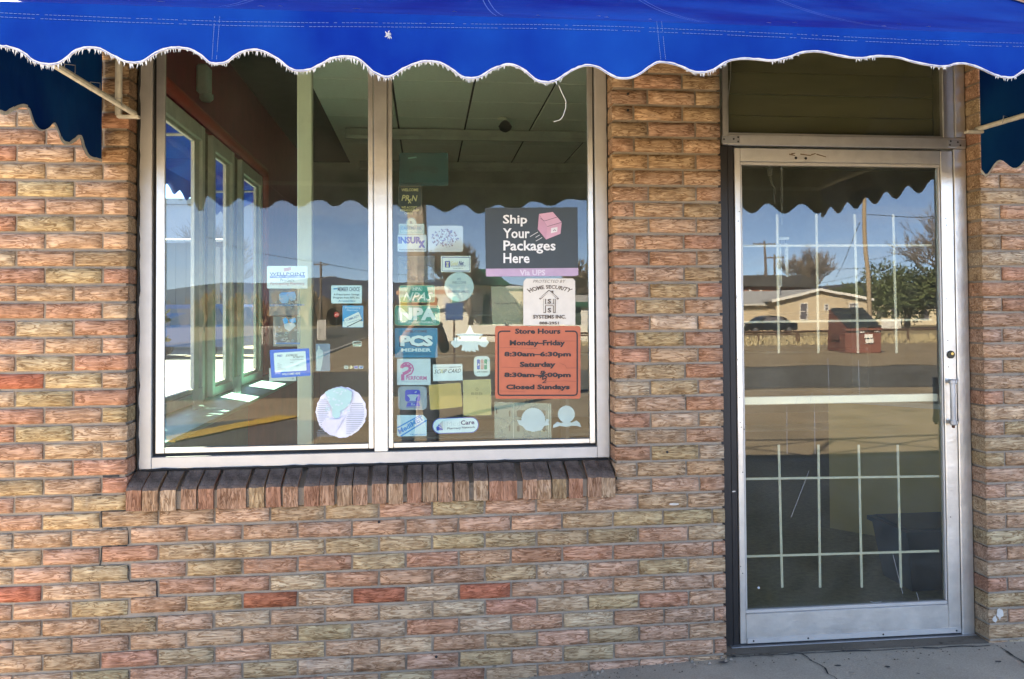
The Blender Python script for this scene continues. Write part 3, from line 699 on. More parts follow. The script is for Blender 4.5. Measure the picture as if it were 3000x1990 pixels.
# scratches in the glass
mb = MB()
def scr(p0, p1, w=.0006):
    A, B = aty(*p0, YG-.0006), aty(*p1, YG-.0006); t = (B-A); n = Vector((-t.z,0,t.x)).normalized()*w; mb.add([A-n, B-n, B+n, A+n], [(0,1,2,3)])
for q in (((2616,1625),(2645,1740)),((2685,1735),(2695,1768)),((2370,1380),(2318,1515)),((2550,1762),(2560,1766)),((2560,1766),(2582,1763)),((2305,1190),(2306,1330)),((2386,1180),(2388,1330)),((2425,1050),(2430,1170)),((2515,1055),(2518,1160)),((2340,1155),(2330,1185)),((2380,1150),(2372,1180))): scr(*q)
for (u, v) in ((2222,1722),(2223,1723)):
    p = aty(u, v, YG-.0008); mb.add([(p.x-.006,p.y,p.z), (p.x,p.y,p.z-.005), (p.x+.006,p.y,p.z-.001), (p.x+.002,p.y,p.z+.006)], [(0,1,2,3)])
mb.build('scratch', pm('scratch_grey', (.42,.42,.40), .8), leaf, kind='stuff')

# ================================================================== inside the shop
XS, ZS0, ZS1 = -.60, .885, 2.80                   # side window plane, foot and head of its openings
ins = MB(); ins.box(XS+.01, XE-.22, .26, 8.99, -.02, 0.0); struct(ins.build('shop_floor', M_CARPET))
# side wall with three window openings
yw = lambda u, v=1000: atx(u, v, XS).y
WIN = [(.45, yw(583)), (yw(613), yw(672)), (yw(699), yw(757))]
YEND = yw(790)
mb = MB(); X0, X1 = XC2+.006, XS-.006
mb.box(X0, X1, .252, 8.998, -.3, ZS0-.02); mb.box(X0, X1, .252, 8.998, ZS1+.06, 4.29)
ys = [.252]
for a_, b_ in WIN: ys += [a_-.03, b_+.03]
ys.append(8.998)
for i in range(0, len(ys), 2):
    if ys[i+1]-ys[i] > .005: mb.box(X0, X1, ys[i], ys[i+1], ZS0-.02, ZS1+.06)
sw = mb.build('side_wall', M_MORTAR, BL)
mb = MB(); mb.box(XS-.005, XS, .26, 8.98, ZS1+.062, 3.62); mb.box(XS-.005, XS, WIN[2][1]+.12, 8.98, 0, ZS1+.06); mb.build('maroon_panel', M_MAROON, sw)
mb = MB(); zt = ZS1+.115; ye = WIN[2][1]+.10
mb.tube([(XS+.045,.27,zt), (XS+.045,ye-.05,zt), (XS+.045,ye,zt-.05), (XS+.045,ye,ZS0+.01)], .042, 10); mb.build('red_trim', M_REDTRIM, sw, smooth=True)
M_SASH = pm('painted_sash', (.80,.73,.66), .6, var=.12, scale=12, bump=.1, bscale=60)
for k, (a_, b_) in enumerate(WIN):
    mb = MB(); f = .05
    mb.bbox(XS-.025, XS+.035, a_-.028, a_+f, ZS0-.018, ZS1+.058, .004); mb.bbox(XS-.025, XS+.035, b_-f, b_+.028, ZS0-.018, ZS1+.058, .004)
    mb.bbox(XS-.025, XS+.033, a_+f+.001, b_-f-.001, ZS0-.018, ZS0+f, .004); mb.bbox(XS-.025, XS+.033, a_+f+.001, b_-f-.001, ZS1-f, ZS1+.058, .004)
    w_ = mb.build('side_window', M_SASH, sw)
    mb = MB(); s = .13
    mb.bbox(XS-.015, XS+.012, b_-f-s-.001, b_-f-.0015, ZS0+f+.001, ZS1-f-.001, .003); mb.bbox(XS-.015, XS+.012, a_+f+.0015, a_+f+.03, ZS0+f+.001, ZS1-f-.001, .003)
    mb.bbox(XS-.015, XS+.012, a_+f+.031, b_-f-s-.002, ZS0+f+.001, ZS0+f+.03, .003); mb.bbox(XS-.015, XS+.012, a_+f+.031, b_-f-s-.002, ZS1-f-.03, ZS1-f-.001, .003)
    mb.build('sash', M_SASH, w_)
    mb = MB(); mb.box(XS-.004, XS+.001, a_+f+.031, b_-f-s-.002, ZS0+f+.031, ZS1-f-.031); mb.build('pane', M_GLASSS, w_)
mb = MB(); ys1 = atz(744,1176,.865).y
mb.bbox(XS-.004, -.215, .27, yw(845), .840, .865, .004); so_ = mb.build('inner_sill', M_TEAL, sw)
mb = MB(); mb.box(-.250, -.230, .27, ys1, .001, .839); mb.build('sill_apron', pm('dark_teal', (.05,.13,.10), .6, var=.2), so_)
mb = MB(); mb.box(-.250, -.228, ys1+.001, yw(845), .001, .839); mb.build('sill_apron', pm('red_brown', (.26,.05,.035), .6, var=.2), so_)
mb = MB(); mb.bbox(XC2-.15, XC2-.001, .30, 7.0, .76, .82, .01); mb.build('outer_sill', pm('pale_teal', (.16,.40,.34), .6), sw)  # paler teal than the inner sill
# canvas awning over the side windows, hung from the side wall
# ceiling of loose tiles
TZ, TW = 3.60, .75
cg = MB(); cg.box(XS+.001, 6.6, .27, 8.98, TZ+.022, TZ+.03); ceil = struct(cg.build('ceiling', pm('dark_void', (.05,.05,.045), .9)))
tm = MB(); tm.bbox(-TW/2+.011, TW/2-.011, -TW/2+.011, TW/2-.011, TZ, TZ+.02, .004); tme = tm.build('tmp', M_CEIL); tmesh = tme.data; bpy.data.objects.remove(tme)
yrow = atz(1150, 293, TZ).y % TW; xcol = atz(1380, 293, TZ).x % TW
for i in range(-1, 8):
    for j in range(0, 12):
        x = xcol+i*TW+TW/2; y = yrow+j*TW-TW/2
        if x-TW/2 < XS-.25 or y-TW/2 < .0 or y > 8.6: continue
        inst('ceiling_tile', tmesh, (x, y, 0), ceil)
mb = MB(); mb.box(6.601, 8.78, .27, 8.98, TZ, TZ+.02); mb.build('ceiling_margin', M_CEIL, ceil)
mb = MB(); mb.box(XS, 6.6, .262, .269, 2.80, TZ+.02); mb.build('front_bulkhead', M_DARKW, ceil)
# long fixtures hung under the ceiling
for k, v in enumerate((402, 493, 556)):
    p = atz(1300, v, TZ-.10); mb = MB()
    mb.bbox(.15, 4.6, p.y-.05, p.y+.05, TZ-.10, TZ-.02, .006); mb.bbox(.15, 4.6, p.y-.09, p.y-.06, TZ-.15, TZ-.105, .004)
    for x in (.3, 1.25, 2.3, 3.4): mb.box(x, x+.03, p.y-.07, p.y-.03, TZ-.13, TZ-.06)
    t = tag(mb.build('strip_light', pm('fixture_grey', (.42,.42,.38), .5)), ['long unlit ceiling light strip nearest the shop window', 'middle one of the unlit ceiling light strips', 'farthest of the unlit ceiling light strips, deep in the shop'][k], 'light', 'unlit ceiling light strips')
    mb = MB()
    for x in (.6, 2.0, 3.4): mb.tube([(x, p.y, TZ-.02), (x, p.y, TZ+.001)], .008, 6)
    mb.build('hanger', M_STEEL, t)
p = atz(1472, 352, TZ-.03)
t = thing('security_camera', 'small black dome camera on a bracket under the shop ceiling', 'camera', p)
mb = MB(); mb.lathe((p.x, p.y, TZ-.035), [(.05,0),(.055,.02),(.03,.034)], 14); mb.build('bracket', M_CREAM, t)
mb = MB(); mb.lathe((p.x+.03, p.y, TZ-.16), [(.02,0),(.055,.02),(.075,.06),(.05,.10),(.02,.125)], 14); mb.build('dome', M_BLACK, t, smooth=True)
p = atz(1448, 533, TZ-.06); mb = MB(); mb.lathe((p.x, p.y, TZ-.10), [(.05,0),(.10,.06),(.11,.10)], 14); tag(mb.build('ceiling_lamp', M_WHITE), 'tiny pale cone lamp on the dark ceiling deep in the shop', 'lamp')
# motion sensor on the maroon wall
p = atx(601, 230, XS+.05); t = thing('motion_sensor', 'grey-white alarm motion sensor high on the maroon wall', 'sensor', p)
mb = MB(); mb.bbox(XS+.001, XS+.085, p.y-.07, p.y+.07, p.z-.12, p.z+.09, .015); mb.build('housing', pm('sensor_grey', (.45,.48,.44), .5), t)
mb = MB(); mb.lathe((XS+.06, p.y, p.z-.17), [(.03,0),(.05,.02),(.05,.05)], 12); mb.build('lens', pm('lens_grey', (.3,.34,.31), .3), t)
# cream post
p = aty(895, 900, .95); mb = MB(); mb.bbox(p.x-.036, p.x+.036, .92, .98, 0, TZ, .004)
tag(mb.build('post', M_CREAM), 'thin cream painted post standing just inside the shop window', 'post')
# counter, bin and shelf behind the door glass
M_TAN = pm('tan_board', (.45,.32,.11), .6, var=.08, scale=2)
a_ = atz(2432, 1548, 0); b_ = atz(2640, 1585, 0)
ct = MB(); d = Vector((b_.x-a_.x, b_.y-a_.y, 0)); e_ = Vector((-d.y, d.x, 0)).normalized()*.6; e_ = e_ if e_.y > 0 else -e_; L2 = a_+d*3.2
ct.prism([(a_.x,a_.y,.002),(L2.x,L2.y,.002),(L2.x+e_.x,L2.y+e_.y,.002),(a_.x+e_.x,a_.y+e_.y,.002)], (0,0,.86)); cto = tag(fixn(ct.build('counter', M_TAN)), 'plain tan shop counter in the dim room behind the door', 'counter')
ct = MB(); ct.prism([(a_.x-.02,a_.y-.02,.864),(L2.x,L2.y-.02,.864),(L2.x+e_.x,L2.y+e_.y,.864),(a_.x+e_.x-.02,a_.y+e_.y,.864)], (0,0,.03)); fixn(ct.build('counter_top', M_DARKW, cto))
p = atz(2640, 1745, 0); t = thing('storage_bin', 'blue plastic storage bin on the floor inside the door', 'bin', (p.x+.25, p.y+.2, 0))
mb = MB(); cx_, cy_ = p.x+.28, p.y+.20
def frus(mb, w0, d0, w1, d1, z0, z1):
    a = [(cx_+sx*w0, cy_+sy*d0, z0) for sx, sy in ((-1,-1),(1,-1),(1,1),(-1,1))]; b = [(cx_+sx*w1, cy_+sy*d1, z1) for sx, sy in ((-1,-1),(1,-1),(1,1),(-1,1))]
    mb.add(a+b, [(3,2,1,0),(4,5,6,7),(0,1,5,4),(1,2,6,5),(2,3,7,6),(3,0,4,7)])
frus(mb, .19, .15, .23, .19, .002, .30); mb.build('tub', pm('bin_blue', (.03,.045,.06), .5), t)
mb = MB(); frus(mb, .25, .21, .25, .21, .301, .325); frus(mb, .22, .18, .22, .18, .3255, .335); mb.build('lid', pm('bin_lid', (.035,.05,.065), .5), t)
# wind chime hung inside the door glass
yc = .30; t = thing('wind_chime', 'white tubular wind chime hanging behind the top left of the door grille', 'chime', aty(2300, 700, yc))
mb = MB(); q0, q1 = aty(2282, 699, yc), aty(2310, 697, yc); mb.bbox(q0.x, q1.x, yc-.008, yc+.008, q0.z-.006, q0.z+.006, .002); mb.build('top_bar', M_WHITE, t)
for (u, v0, u2, v1, r) in ((2286,715,2289,840,.004),(2302,714,2306,812,.0065),(2281,720,2285,842,.0025),(2307,716,2308,800,.003)):
    mb = MB(); mb.tube([aty(u, v0, yc), aty(u2, v1, yc)], r, 8); mb.build('chime_tube', M_WHITE, t)
mb = MB()
for u in (2286, 2302): mb.tube([aty(u, 700, yc), aty(u, 715, yc)], .0008, 4)
mb.build('cord', M_BLACK, t)
yc = .24
for k, (pts, lab) in enumerate(([[(2256,490),(2256,516),(2262,540),(2270,550),(2268,570),(2270,598)], 'short link chain hooked on a spring behind the top of the door'], [[(2289,488),(2291,530),(2290,560),(2291,600),(2291,625),(2291,660)], 'long thin link chain dangling behind the top of the door glass'])):
    P3 = [aty(u, v, yc) for u, v in pts]; t = thing('hanging_chain', lab, 'chain', P3[0]); mb = MB(); i = 0
    for a_, b_ in zip(P3[:-1], P3[1:]):
        n_ = max(1, int((b_-a_).length/.022))
        for s_ in range(n_):
            c0 = a_.lerp(b_, s_/n_); c1 = a_.lerp(b_, (s_+1)/n_); o_ = Vector((.0045,0,0)) if i % 2 else Vector((0,.0045,0)); i += 1
            loop = [c0, c0.lerp(c1,.2)+o_, c0.lerp(c1,.8)+o_, c1, c0.lerp(c1,.8)-o_, c0.lerp(c1,.2)-o_, c0]; mb.tube(loop, .0011, 4)
    mb.build('links', M_STEEL, t)
    if k == 0:
        mb = MB(); A = aty(2256, 484, yc); hel = [A+Vector((.011*math.cos(a*.8), .011*math.sin(a*.8), -.0009*a)) for a in range(54)]; mb.tube(hel, .0018, 4); mb.build('spring', M_STEEL, t)
# back shelves deep in the room so the dark is not empty
for k in range(3):
    x0 = .6+k*2.0; t = thing('store_shelf', ['dim grey store shelf deep in the shop, nearest the side windows', 'dim grey store shelf in the middle of the back room', 'dim grey store shelf deep in the shop behind the pier'][k], 'shelf', (x0+.8, 6.5, 0), 'dim store shelves')
    for x in (x0, x0+1.6):
        mb = MB(); mb.bbox(x, x+.04, 6.3, 6.7, 0.001, 1.7, .004); mb.build('upright', M_DARKW, t)
    for z in (.1, .55, 1.0, 1.45):
        mb = MB(); mb.bbox(x0+.041, x0+1.599, 6.3, 6.7, z, z+.03, .004); mb.build('shelf', M_DARKW, t)

# ================================================================== the awning
AD, AZ = 1.335, 2.248                               # projection, height of the front rail
AX0, AX1 = -.215, 3.475
AW = thing('awning', 'faded blue canvas awning with scalloped valance and frayed white edging over the shop front', 'awning', (1.6, 0, 2.25))
def slope_z(t): return AZ+.375*t+.088*t*t           # t: metres in from the front rail
mb = MB(); nx, ny = 60, 14; vs = []; fs = []
for i in range(nx+1):
    x = AX0+(AX1-AX0)*i/nx
    for j in range(ny+1):
        t = AD*j/ny; sag = -.010*math.sin(math.pi*j/ny)*(1+.5*math.sin(x*2.2))+.004*math.sin(x*5+j)
        vs.append((x, -AD+t, slope_z(t)+sag*(0 < j < ny)))
for i in range(nx):
    for j in range(ny): fs.append((i*(ny+1)+j, (i+1)*(ny+1)+j, (i+1)*(ny+1)+j+1, i*(ny+1)+j+1))
mb.add(vs, fs); can = mb.build('canopy', M_CANVAS, AW, smooth=True)
mb = MB(); mb.add([(x_, y_, z_-.004) for x_, y_, z_ in vs], fs); mb.build('lining', M_LINING, can, smooth=True)
EDGE = [(0,135),(25,137),(63,152),(93,176),(127,187),(165,186),(190,173),(224,148),(258,140),(292,144),(326,161),(360,178),(393,184),(423,178),(457,157),(491,144),(525,141),(558,146),(588,163),(609,180),(630,184),(660,180),(681,165),(711,149),(740,145),(774,151),(812,173),(846,199),(867,207),(901,206),(931,195),(969,176),(1000,171),(1034,173),(1063,188),(1093,216),(1127,231),(1152,226),(1182,207),(1220,190),(1254,185),(1288,190),(1321,207),(1351,228),(1381,233),(1410,226),(1440,207),(1465,197),(1491,192),(1520,201),(1546,220),(1571,241),(1605,246),(1634,237),(1664,216),(1694,201),(1723,195),(1753,203),(1787,224),(1812,233),(1846,231),(1880,214),(1909,192),(1935,181),(1969,184),(2000,193),(2030,207),(2059,211),(2093,203),(2127,182),(2152,173),(2186,170),(2224,173),(2262,178),(2305,171),(2338,159),(2372,153),(2406,153),(2448,161),(2491,169),(2529,171),(2558,167),(2592,166),(2635,170),(2677,182),(2719,192),(2761,199),(2787,193),(2816,192),(2859,205),(2901,224),(2931,232),(2960,231),(3000,207)]
e3 = [aty(u, v, -AD) for u, v in EDGE]; ex = [(p.x, p.z) for p in e3]
xl, zl = ex[0]; pre = []; x = xl-.03
while x > AX0+.005: pre.append((x, zl-.035-.03*math.cos((x-xl+.105)*2*math.pi/.21)+.03)); x -= .025
pre.append((AX0, 2.10)); xr, zr = ex[-1]; post = []; x = xr+.03
while x < AX1-.005: post.append((x, zr-.03+.03*math.cos((x-xr)*2*math.pi/.21))); x += .025
post.append((AX1, 2.08)); ex = pre[::-1]+ex+post
# cubic resample
fine = []
for i in range(len(ex)-1):
    p0 = ex[max(i-1,0)]; p1 = ex[i]; p2 = ex[i+1]; p3 = ex[min(i+2,len(ex)-1)]
    for s_ in range(3):
        t = s_/3; f = lambda a,b,c,d: .5*((2*b)+(-a+c)*t+(2*a-5*b+4*c-d)*t*t+(-a+3*b-3*c+d)*t**3)
        fine.append((f(p0[0],p1[0],p2[0],p3[0]), f(p0[1],p1[1],p2[1],p3[1])))
fine.append(ex[-1])
def valy(x, k): return -AD-.003+(.010*math.sin(x*4.1)+.006*math.sin(x*11+1)+.003*math.sin(x*27))*k    # gentle ripple growing downwards
mb = MB(); vs = []; fs = []; K = 6
for x, z in fine:
    for k in range(K+1):
        t = k/K; vs.append((x, valy(x, t), AZ-.001+(z-AZ)*t))
for i in range(len(fine)-1):
    for k in range(K): fs.append((i*(K+1)+k, i*(K+1)+k+1, (i+1)*(K+1)+k+1, (i+1)*(K+1)+k))
mb.add(vs, fs); val = mb.build('valance', M_CANVAS, AW, smooth=True)
mb = MB(); mb.add([(x_, y_+.003, z_) for x_, y_, z_ in vs], fs); mb.build('lining', M_LINING, val, smooth=True)
def edge_strip(fine, place, out, w0, w1, dep):      # tape that follows an edge
    mb = MB(); P_ = []
    for i, (a_, z) in enumerate(fine):
        q0 = fine[max(i-1,0)]; q1 = fine[min(i+1,len(fine)-1)]; tx, tz = q1[0]-q0[0], q1[1]-q0[1]; l = math.hypot(tx, tz) or 1; nx_, nz_ = -tz/l, tx/l
        if nz_ < 0: nx_, nz_ = -nx_, -nz_
        j0 = w0+random.uniform(-.0008,.0008); P_.append(((a_+nx_*j0, z+nz_*j0), (a_-nx_*w1, z-nz_*w1)))
    for i in range(len(P_)-1):
        a1, b1 = P_[i]; a2, b2 = P_[i+1]
        q = [place(a1, dep), place(b1, dep), place(b2, dep), place(a2, dep)]; q2 = [place(a1, -dep), place(b1, -dep), place(b2, -dep), place(a2, -dep)]
        mb.add(q, [(0,1,2,3)]); mb.add(q2, [(3,2,1,0)])
    return mb
pv = lambda p, d: (p[0], valy(p[0], 1)-d, p[1])
edge_strip(fine, pv, 1, .0036, .0020, .0018).build('edge_tape', M_WHITE, val)
# blue stitching line left in the tape
mb = edge_strip([(x, z-.0006) for x, z in fine], lambda p, d: (p[0], valy(p[0],1)-d-.0003, p[1]), 1, .0006, .0004, .0019); mb.build('tape_stitch', pm('blue_thread', (.02,.04,.25), .7), val)
# frayed threads hanging off the tape
mb = MB()
def fray(mb, fine, place, dens, lmin, lmax):
    for i in range(len(fine)-1):
        x, z = fine[i]; x2, z2 = fine[i+1]; d_ = dens(x)
        n_ = int(d_*abs(x2-x)/.0042+random.random()*.6)
        for _ in range(n_):
            t = random.random(); xx = x+(x2-x)*t; zz = z+(z2-z)*t-.002; L_ = random.uniform(lmin, lmax)*d_; w = random.uniform(.0009, .0022); s_ = random.uniform(-.003, .004)
            mb.add([place((xx-w, zz), 0), place((xx+w, zz), 0), place((xx+s_, zz-L_), 0)], [(0,1,2)])
u2x = lambda u: aty(u, 200, -AD).x
xa, xb, xc2, xd = u2x(1640), u2x(2010), u2x(2130), u2x(2900)
def dens(x):
    n = .5+.5*math.sin(x*9.0)+.4*math.sin(x*23)
    if x < xa: return .75+.35*n
    if xb < x < xc2: return .8
    if x > xd: return .7
    for u0, u1 in ((2262,2335),(2500,2562),(2715,2770)):
        if u2x(u0) < x < u2x(u1): return .8
    return 0
fray(mb, fine, lambda p, d: (p[0], valy(p[0],1), p[1]), dens, .005, .014)
mb.build('fringe', M_WHITE, val, kind='stuff')
# double stitch lines along the hem and down two seams
mb = MB()
def dash(mb, P_, w, n, skip=.3):
    for i in range(n):
        if random.random() < skip*.3: continue
        a_, b_ = P_(i/n), P_((i+.72)/n); a_ = Vector(a_); b_ = Vector(b_); t = b_-a_; nn = Vector((-t.z,0,t.x)); 
        if nn.length < 1e-9: continue
        nn = nn.normalized()*w; mb.add([a_-nn, b_-nn, b_+nn, a_+nn], [(0,1,2,3)])
def hem(off): return lambda t: (AX0+(AX1-AX0)*t, valy(AX0+(AX1-AX0)*t, .2)-.0025, AZ-.026-off-.006*math.sin((AX0+(AX1-AX0)*t)*3.1)-.004*math.sin((AX0+(AX1-AX0)*t)*1.3+2))
dash(mb, hem(0), .0004, 360); dash(mb, hem(.010), .0004, 360)
for u0, u1 in ((629,621),(644,634),(1924,1936),(1938,1950)):
    A, B = aty(u0, 48 if u0 < 1000 else 62, -AD-.006), aty(u1, 176, -AD-.006); dash(mb, lambda t, A=A, B=B: A.lerp(B, t), .0004, 18)
mb.build('hem_stitching', pm('pale_thread', (.13,.20,.38), .8), val)
# seams, scuffs and small tears on the top
mb = MB()
def onslope(u, v):
    d = ray(u, v); lo, hi = 0.0, 1.3                # march for the canopy surface
    best = None
    for i in range(260):
        t = i*.005; y = -AD+t; p = CAM+d*((y-CAM.y)/d.y)
        if p.z <= slope_z(t)+.004: return Vector((p.x, y, slope_z(t)+.006))
    return None
for xs_ in (u2x(640), u2x(1455), u2x(2060), u2x(2630)):
    mb = MB()
    for o_ in (0, .018):
        P_ = [(xs_+o_+.02*(j/12)**2, -AD+AD*j/12, slope_z(AD*j/12)+.004) for j in range(13)]
        for a_, b_ in zip(P_[:-1], P_[1:]): mb.add([(a_[0]-.0012,a_[1],a_[2]), (a_[0]+.0012,a_[1],a_[2]), (b_[0]+.0012,b_[1],b_[2]), (b_[0]-.0012,b_[1],b_[2])], [(0,1,2,3)])
    mb.build('canopy_seam', pm('seam_blue', (.08,.15,.38), .7), can)
mb = MB()
for x, t, s_ in ((.62,.05,.010),(.66,.10,.006),(.86,.09,.012),(1.12,.10,.008),(1.34,.04,.007),(1.53,.06,.008),(1.52,.12,.007),(1.64,.02,.005),(1.98,.04,.008),(2.08,.10,.009),(2.33,.07,.009),(2.50,.13,.010),(2.45,.2,.008),(.35,.12,.012),(.05,.10,.012)):
    z = slope_z(t)+.007; mb.add([(x-s_, -AD+t, z), (x, -AD+t-.004, z), (x+s_, -AD+t+.002, z), (x+.1*s_, -AD+t+.008, z+.003)], [(0,1,2,3)])
p = aty(1138, 103, -AD-.008)
for a_ in range(14):
    an = a_*.45; L_ = random.uniform(.006, .013); mb.add([(p.x, p.y, p.z), (p.x+L_*math.cos(an), p.y-.001, p.z+L_*math.sin(an)), (p.x+L_*.7*math.cos(an+.3), p.y, p.z+L_*.7*math.sin(an+.3))], [(0,1,2)])
mb.build('tear', M_WHITE, can)
# end panels with their own scallops
LE = [(0,328),(17,333),(37,321),(61,311),(85,318),(98,359),(115,379),(135,376),(156,359),(169,379),(183,413),(200,421),(220,411),(237,401),(247,433),(261,460),(288,468)]
le = []
for u, v in LE:
    p = atx(u, v, AX0); le.append((p.y, p.z))
le = sorted([(min(y, -.002), z) for y, z in le])
y0 = le[0][0]; pre = []; y = y0-.03
while y > -AD+.01: pre.append((y, 2.085-.018*math.cos((y-y0)*2*math.pi/.21))); y -= .028
prof = [(-AD, 2.075)]+sorted(pre)+le
if prof[-1][0] < -.004: prof.append((-.003, prof[-1][1]))
def smooth_prof(ex, n=4):
    out = []
    for i in range(len(ex)-1):
        p0 = ex[max(i-1,0)]; p1 = ex[i]; p2 = ex[i+1]; p3 = ex[min(i+2,len(ex)-1)]
        for s_ in range(n):
            t = s_/n; g_ = lambda a,b,c,d: .5*((2*b)+(-a+c)*t+(2*a-5*b+4*c-d)*t*t+(-a+3*b-3*c+d)*t**3)
            out.append((p1[0]+(p2[0]-p1[0])*t, g_(p0[1],p1[1],p2[1],p3[1])))
    return out+[ex[-1]]
prof = smooth_prof(prof)
def end_panel(x, prof):
    mb = MB(); vs = []; fs = []
    for y, z in prof:
        for k in range(5):
            t = k/4; vs.append((x+.006*math.sin(y*9)*(1-t), y, z+(slope_z(y+AD)-.002-z)*t))
    for i in range(len(prof)-1):
        for k in range(4): fs.append((i*5+k, (i+1)*5+k, (i+1)*5+k+1, i*5+k+1))
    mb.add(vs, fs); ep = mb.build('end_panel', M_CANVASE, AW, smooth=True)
    pl = lambda p, d: (x-d, p[0], p[1])
    edge_strip(prof, pl, 1, .006, .004, .0022).build('edge_tape', M_WHITE, ep)
    mb = MB(); fray(mb, prof, lambda p, d: (x, p[0], p[1]), lambda y: .5, .006, .012); mb.build('fringe', M_WHITE, ep, kind='stuff')
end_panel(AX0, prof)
RE = [(-AD, 2.078)]+[(-AD+.02+i*.021, 2.088-.026*math.cos(i*.021*2*math.pi/.215)) for i in range(int((AD-.03)/.021))]+[(-.004, 2.09)]
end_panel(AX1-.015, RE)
# white pipe frame
M_PIPE = pm('white_pipe', (.62,.58,.48), .6, var=.2, scale=20)
def bar(name, a_, b_, r=.0095): mb = MB(); mb.tube([a_, b_], r, 8); return mb.build(name, M_PIPE, AW)
for x in (-.093, 3.443):
    bar('side_rail', (x, -.002, 2.271), (x, -AD+.012, AZ-.012), .011); bar('wall_post', (x-.055 if x < 0 else x+.05, -.018, 2.262), (x-.055 if x < 0 else x+.05, -.018, slope_z(AD)-.03), .014)
    mb = MB(); mb.bbox(x-.06, x+.022, -.03, -.001, 2.250, 2.262, .002); mb.build('wall_bracket', M_PIPE, AW)
    mb = MB()
    for k in range(5):
        y = -.2-k*.22; mb.tube([(x-.016, y, 2.256), (x-.014, y-.006, 2.285), (x+.014, y+.006, 2.285), (x+.016, y, 2.258)], .0018, 4)
    mb.build('lacing', M_STEEL, AW)
bar('front_rail', (AX0+.02, -AD+.014, AZ-.014), (AX1-.03, -AD+.014, AZ-.014), .012)
bar('top_rail', (AX0+.02, -.016, slope_z(AD)-.02), (AX1-.03, -.016, slope_z(AD)-.02), .012)
mb = MB(); th = [(1637,250),(1646,272),(1658,296),(1657,318),(1650,340),(1640,352),(1622,357)]; mb.tube([aty(u, v, -AD) for u, v in th], .0008, 4); mb.build('loose_thread', M_PIPE, AW)
mb = MB(); th = [(2141,182),(2140,230),(2134,280),(2130,330),(2129,385)]; mb.tube([aty(u, v, .085) for u, v in th], .0016, 4); mb.build('loose_wire', M_ALU, dfr)
# awning over the side windows (seen through them)
SA = thing('side_awning', 'white-edged blue awning over the side windows, seen through the glass', 'awning', (XC2, 3, 2.6))
ZSC = atx(560, 585, XC2-.62).z
mb = MB(); vs = []; fs = []; n_ = 90
for i in range(n_+1):
    y = .2+7.5*i/n_; zz = ZSC+.035*math.cos(y*2*math.pi/.42); vs += [(XC2-.62, y, zz), (XC2-.62, y, ZSC+.17), (XC2-.001, y, 3.12)]
for i in range(n_):
    for k in range(2): fs.append((i*3+k, (i+1)*3+k, (i+1)*3+k+1, i*3+k+1))
mb.add(vs, fs); mb.build('canopy', M_CANVAS, SA)
for y in (.3, 3.1, 6.1):
    mb = MB(); mb.tube([(XC2-.001, y, ZSC+.18), (XC2-.61, y, ZSC+.17)], .012, 6); mb.build('side_rail', M_PIPE, SA)

# ================================================================== stickers and notices on the inside of the glass
TXT = {}
def text_mesh(s, bold=0.0, shear=0.0):
    k = (s, bold, shear)
    if k in TXT: return TXT[k]
    c = bpy.data.curves.new('t', 'FONT'); c.body = s; c.size = 1; c.offset = bold; c.shear = shear; c.resolution_u = 2; c.fill_mode = 'FRONT'
    o = bpy.data.objects.new('t', c); me = o.to_mesh()
    vs = [(v.co.x, v.co.y) for v in me.vertices]; fs = [tuple(p.vertices) for p in me.polygons]
    o.to_mesh_clear(); bpy.data.objects.remove(o); bpy.data.curves.remove(c)
    x0 = min(v[0] for v in vs); x1 = max(v[0] for v in vs); y0 = min(v[1] for v in vs); y1 = max(v[1] for v in vs)
    TXT[k] = ([((x-x0)/(x1-x0), (y-y0)/(y1-y0)) for x, y in vs], fs); return TXT[k]
def rr(u0, v0, u1, v1, r, n=4, skew=0.0):
    out = []
    for cx, cy, a0 in ((u1-r, v0+r, -90), (u1-r, v1-r, 0), (u0+r, v1-r, 90), (u0+r, v0+r, 180)):
        for i in range(n+1):
            a = R_(a0+90*i/n); u = cx+r*math.cos(a); v = cy+r*math.sin(a); out.append((u, v+skew*(u-(u0+u1)/2)))
    return out
def circ(u, v, r, n=28, ry=None): return [(u+r*math.cos(2*math.pi*i/n), v+(ry or r)*math.sin(2*math.pi*i/n)) for i in range(n)]
INK = {}
def ink(c, alpha=1):
    k = (tuple(round(x, 3) for x in c), alpha)
    if k not in INK:
        nm = 'print_%d' % len(INK)
        INK[k] = pm(nm, c, .5, var=.06, scale=20) if alpha >= 1 else film_mat(nm, c, alpha)
    return INK[k]
YB = YG+.0120                                      # back plane of the decals
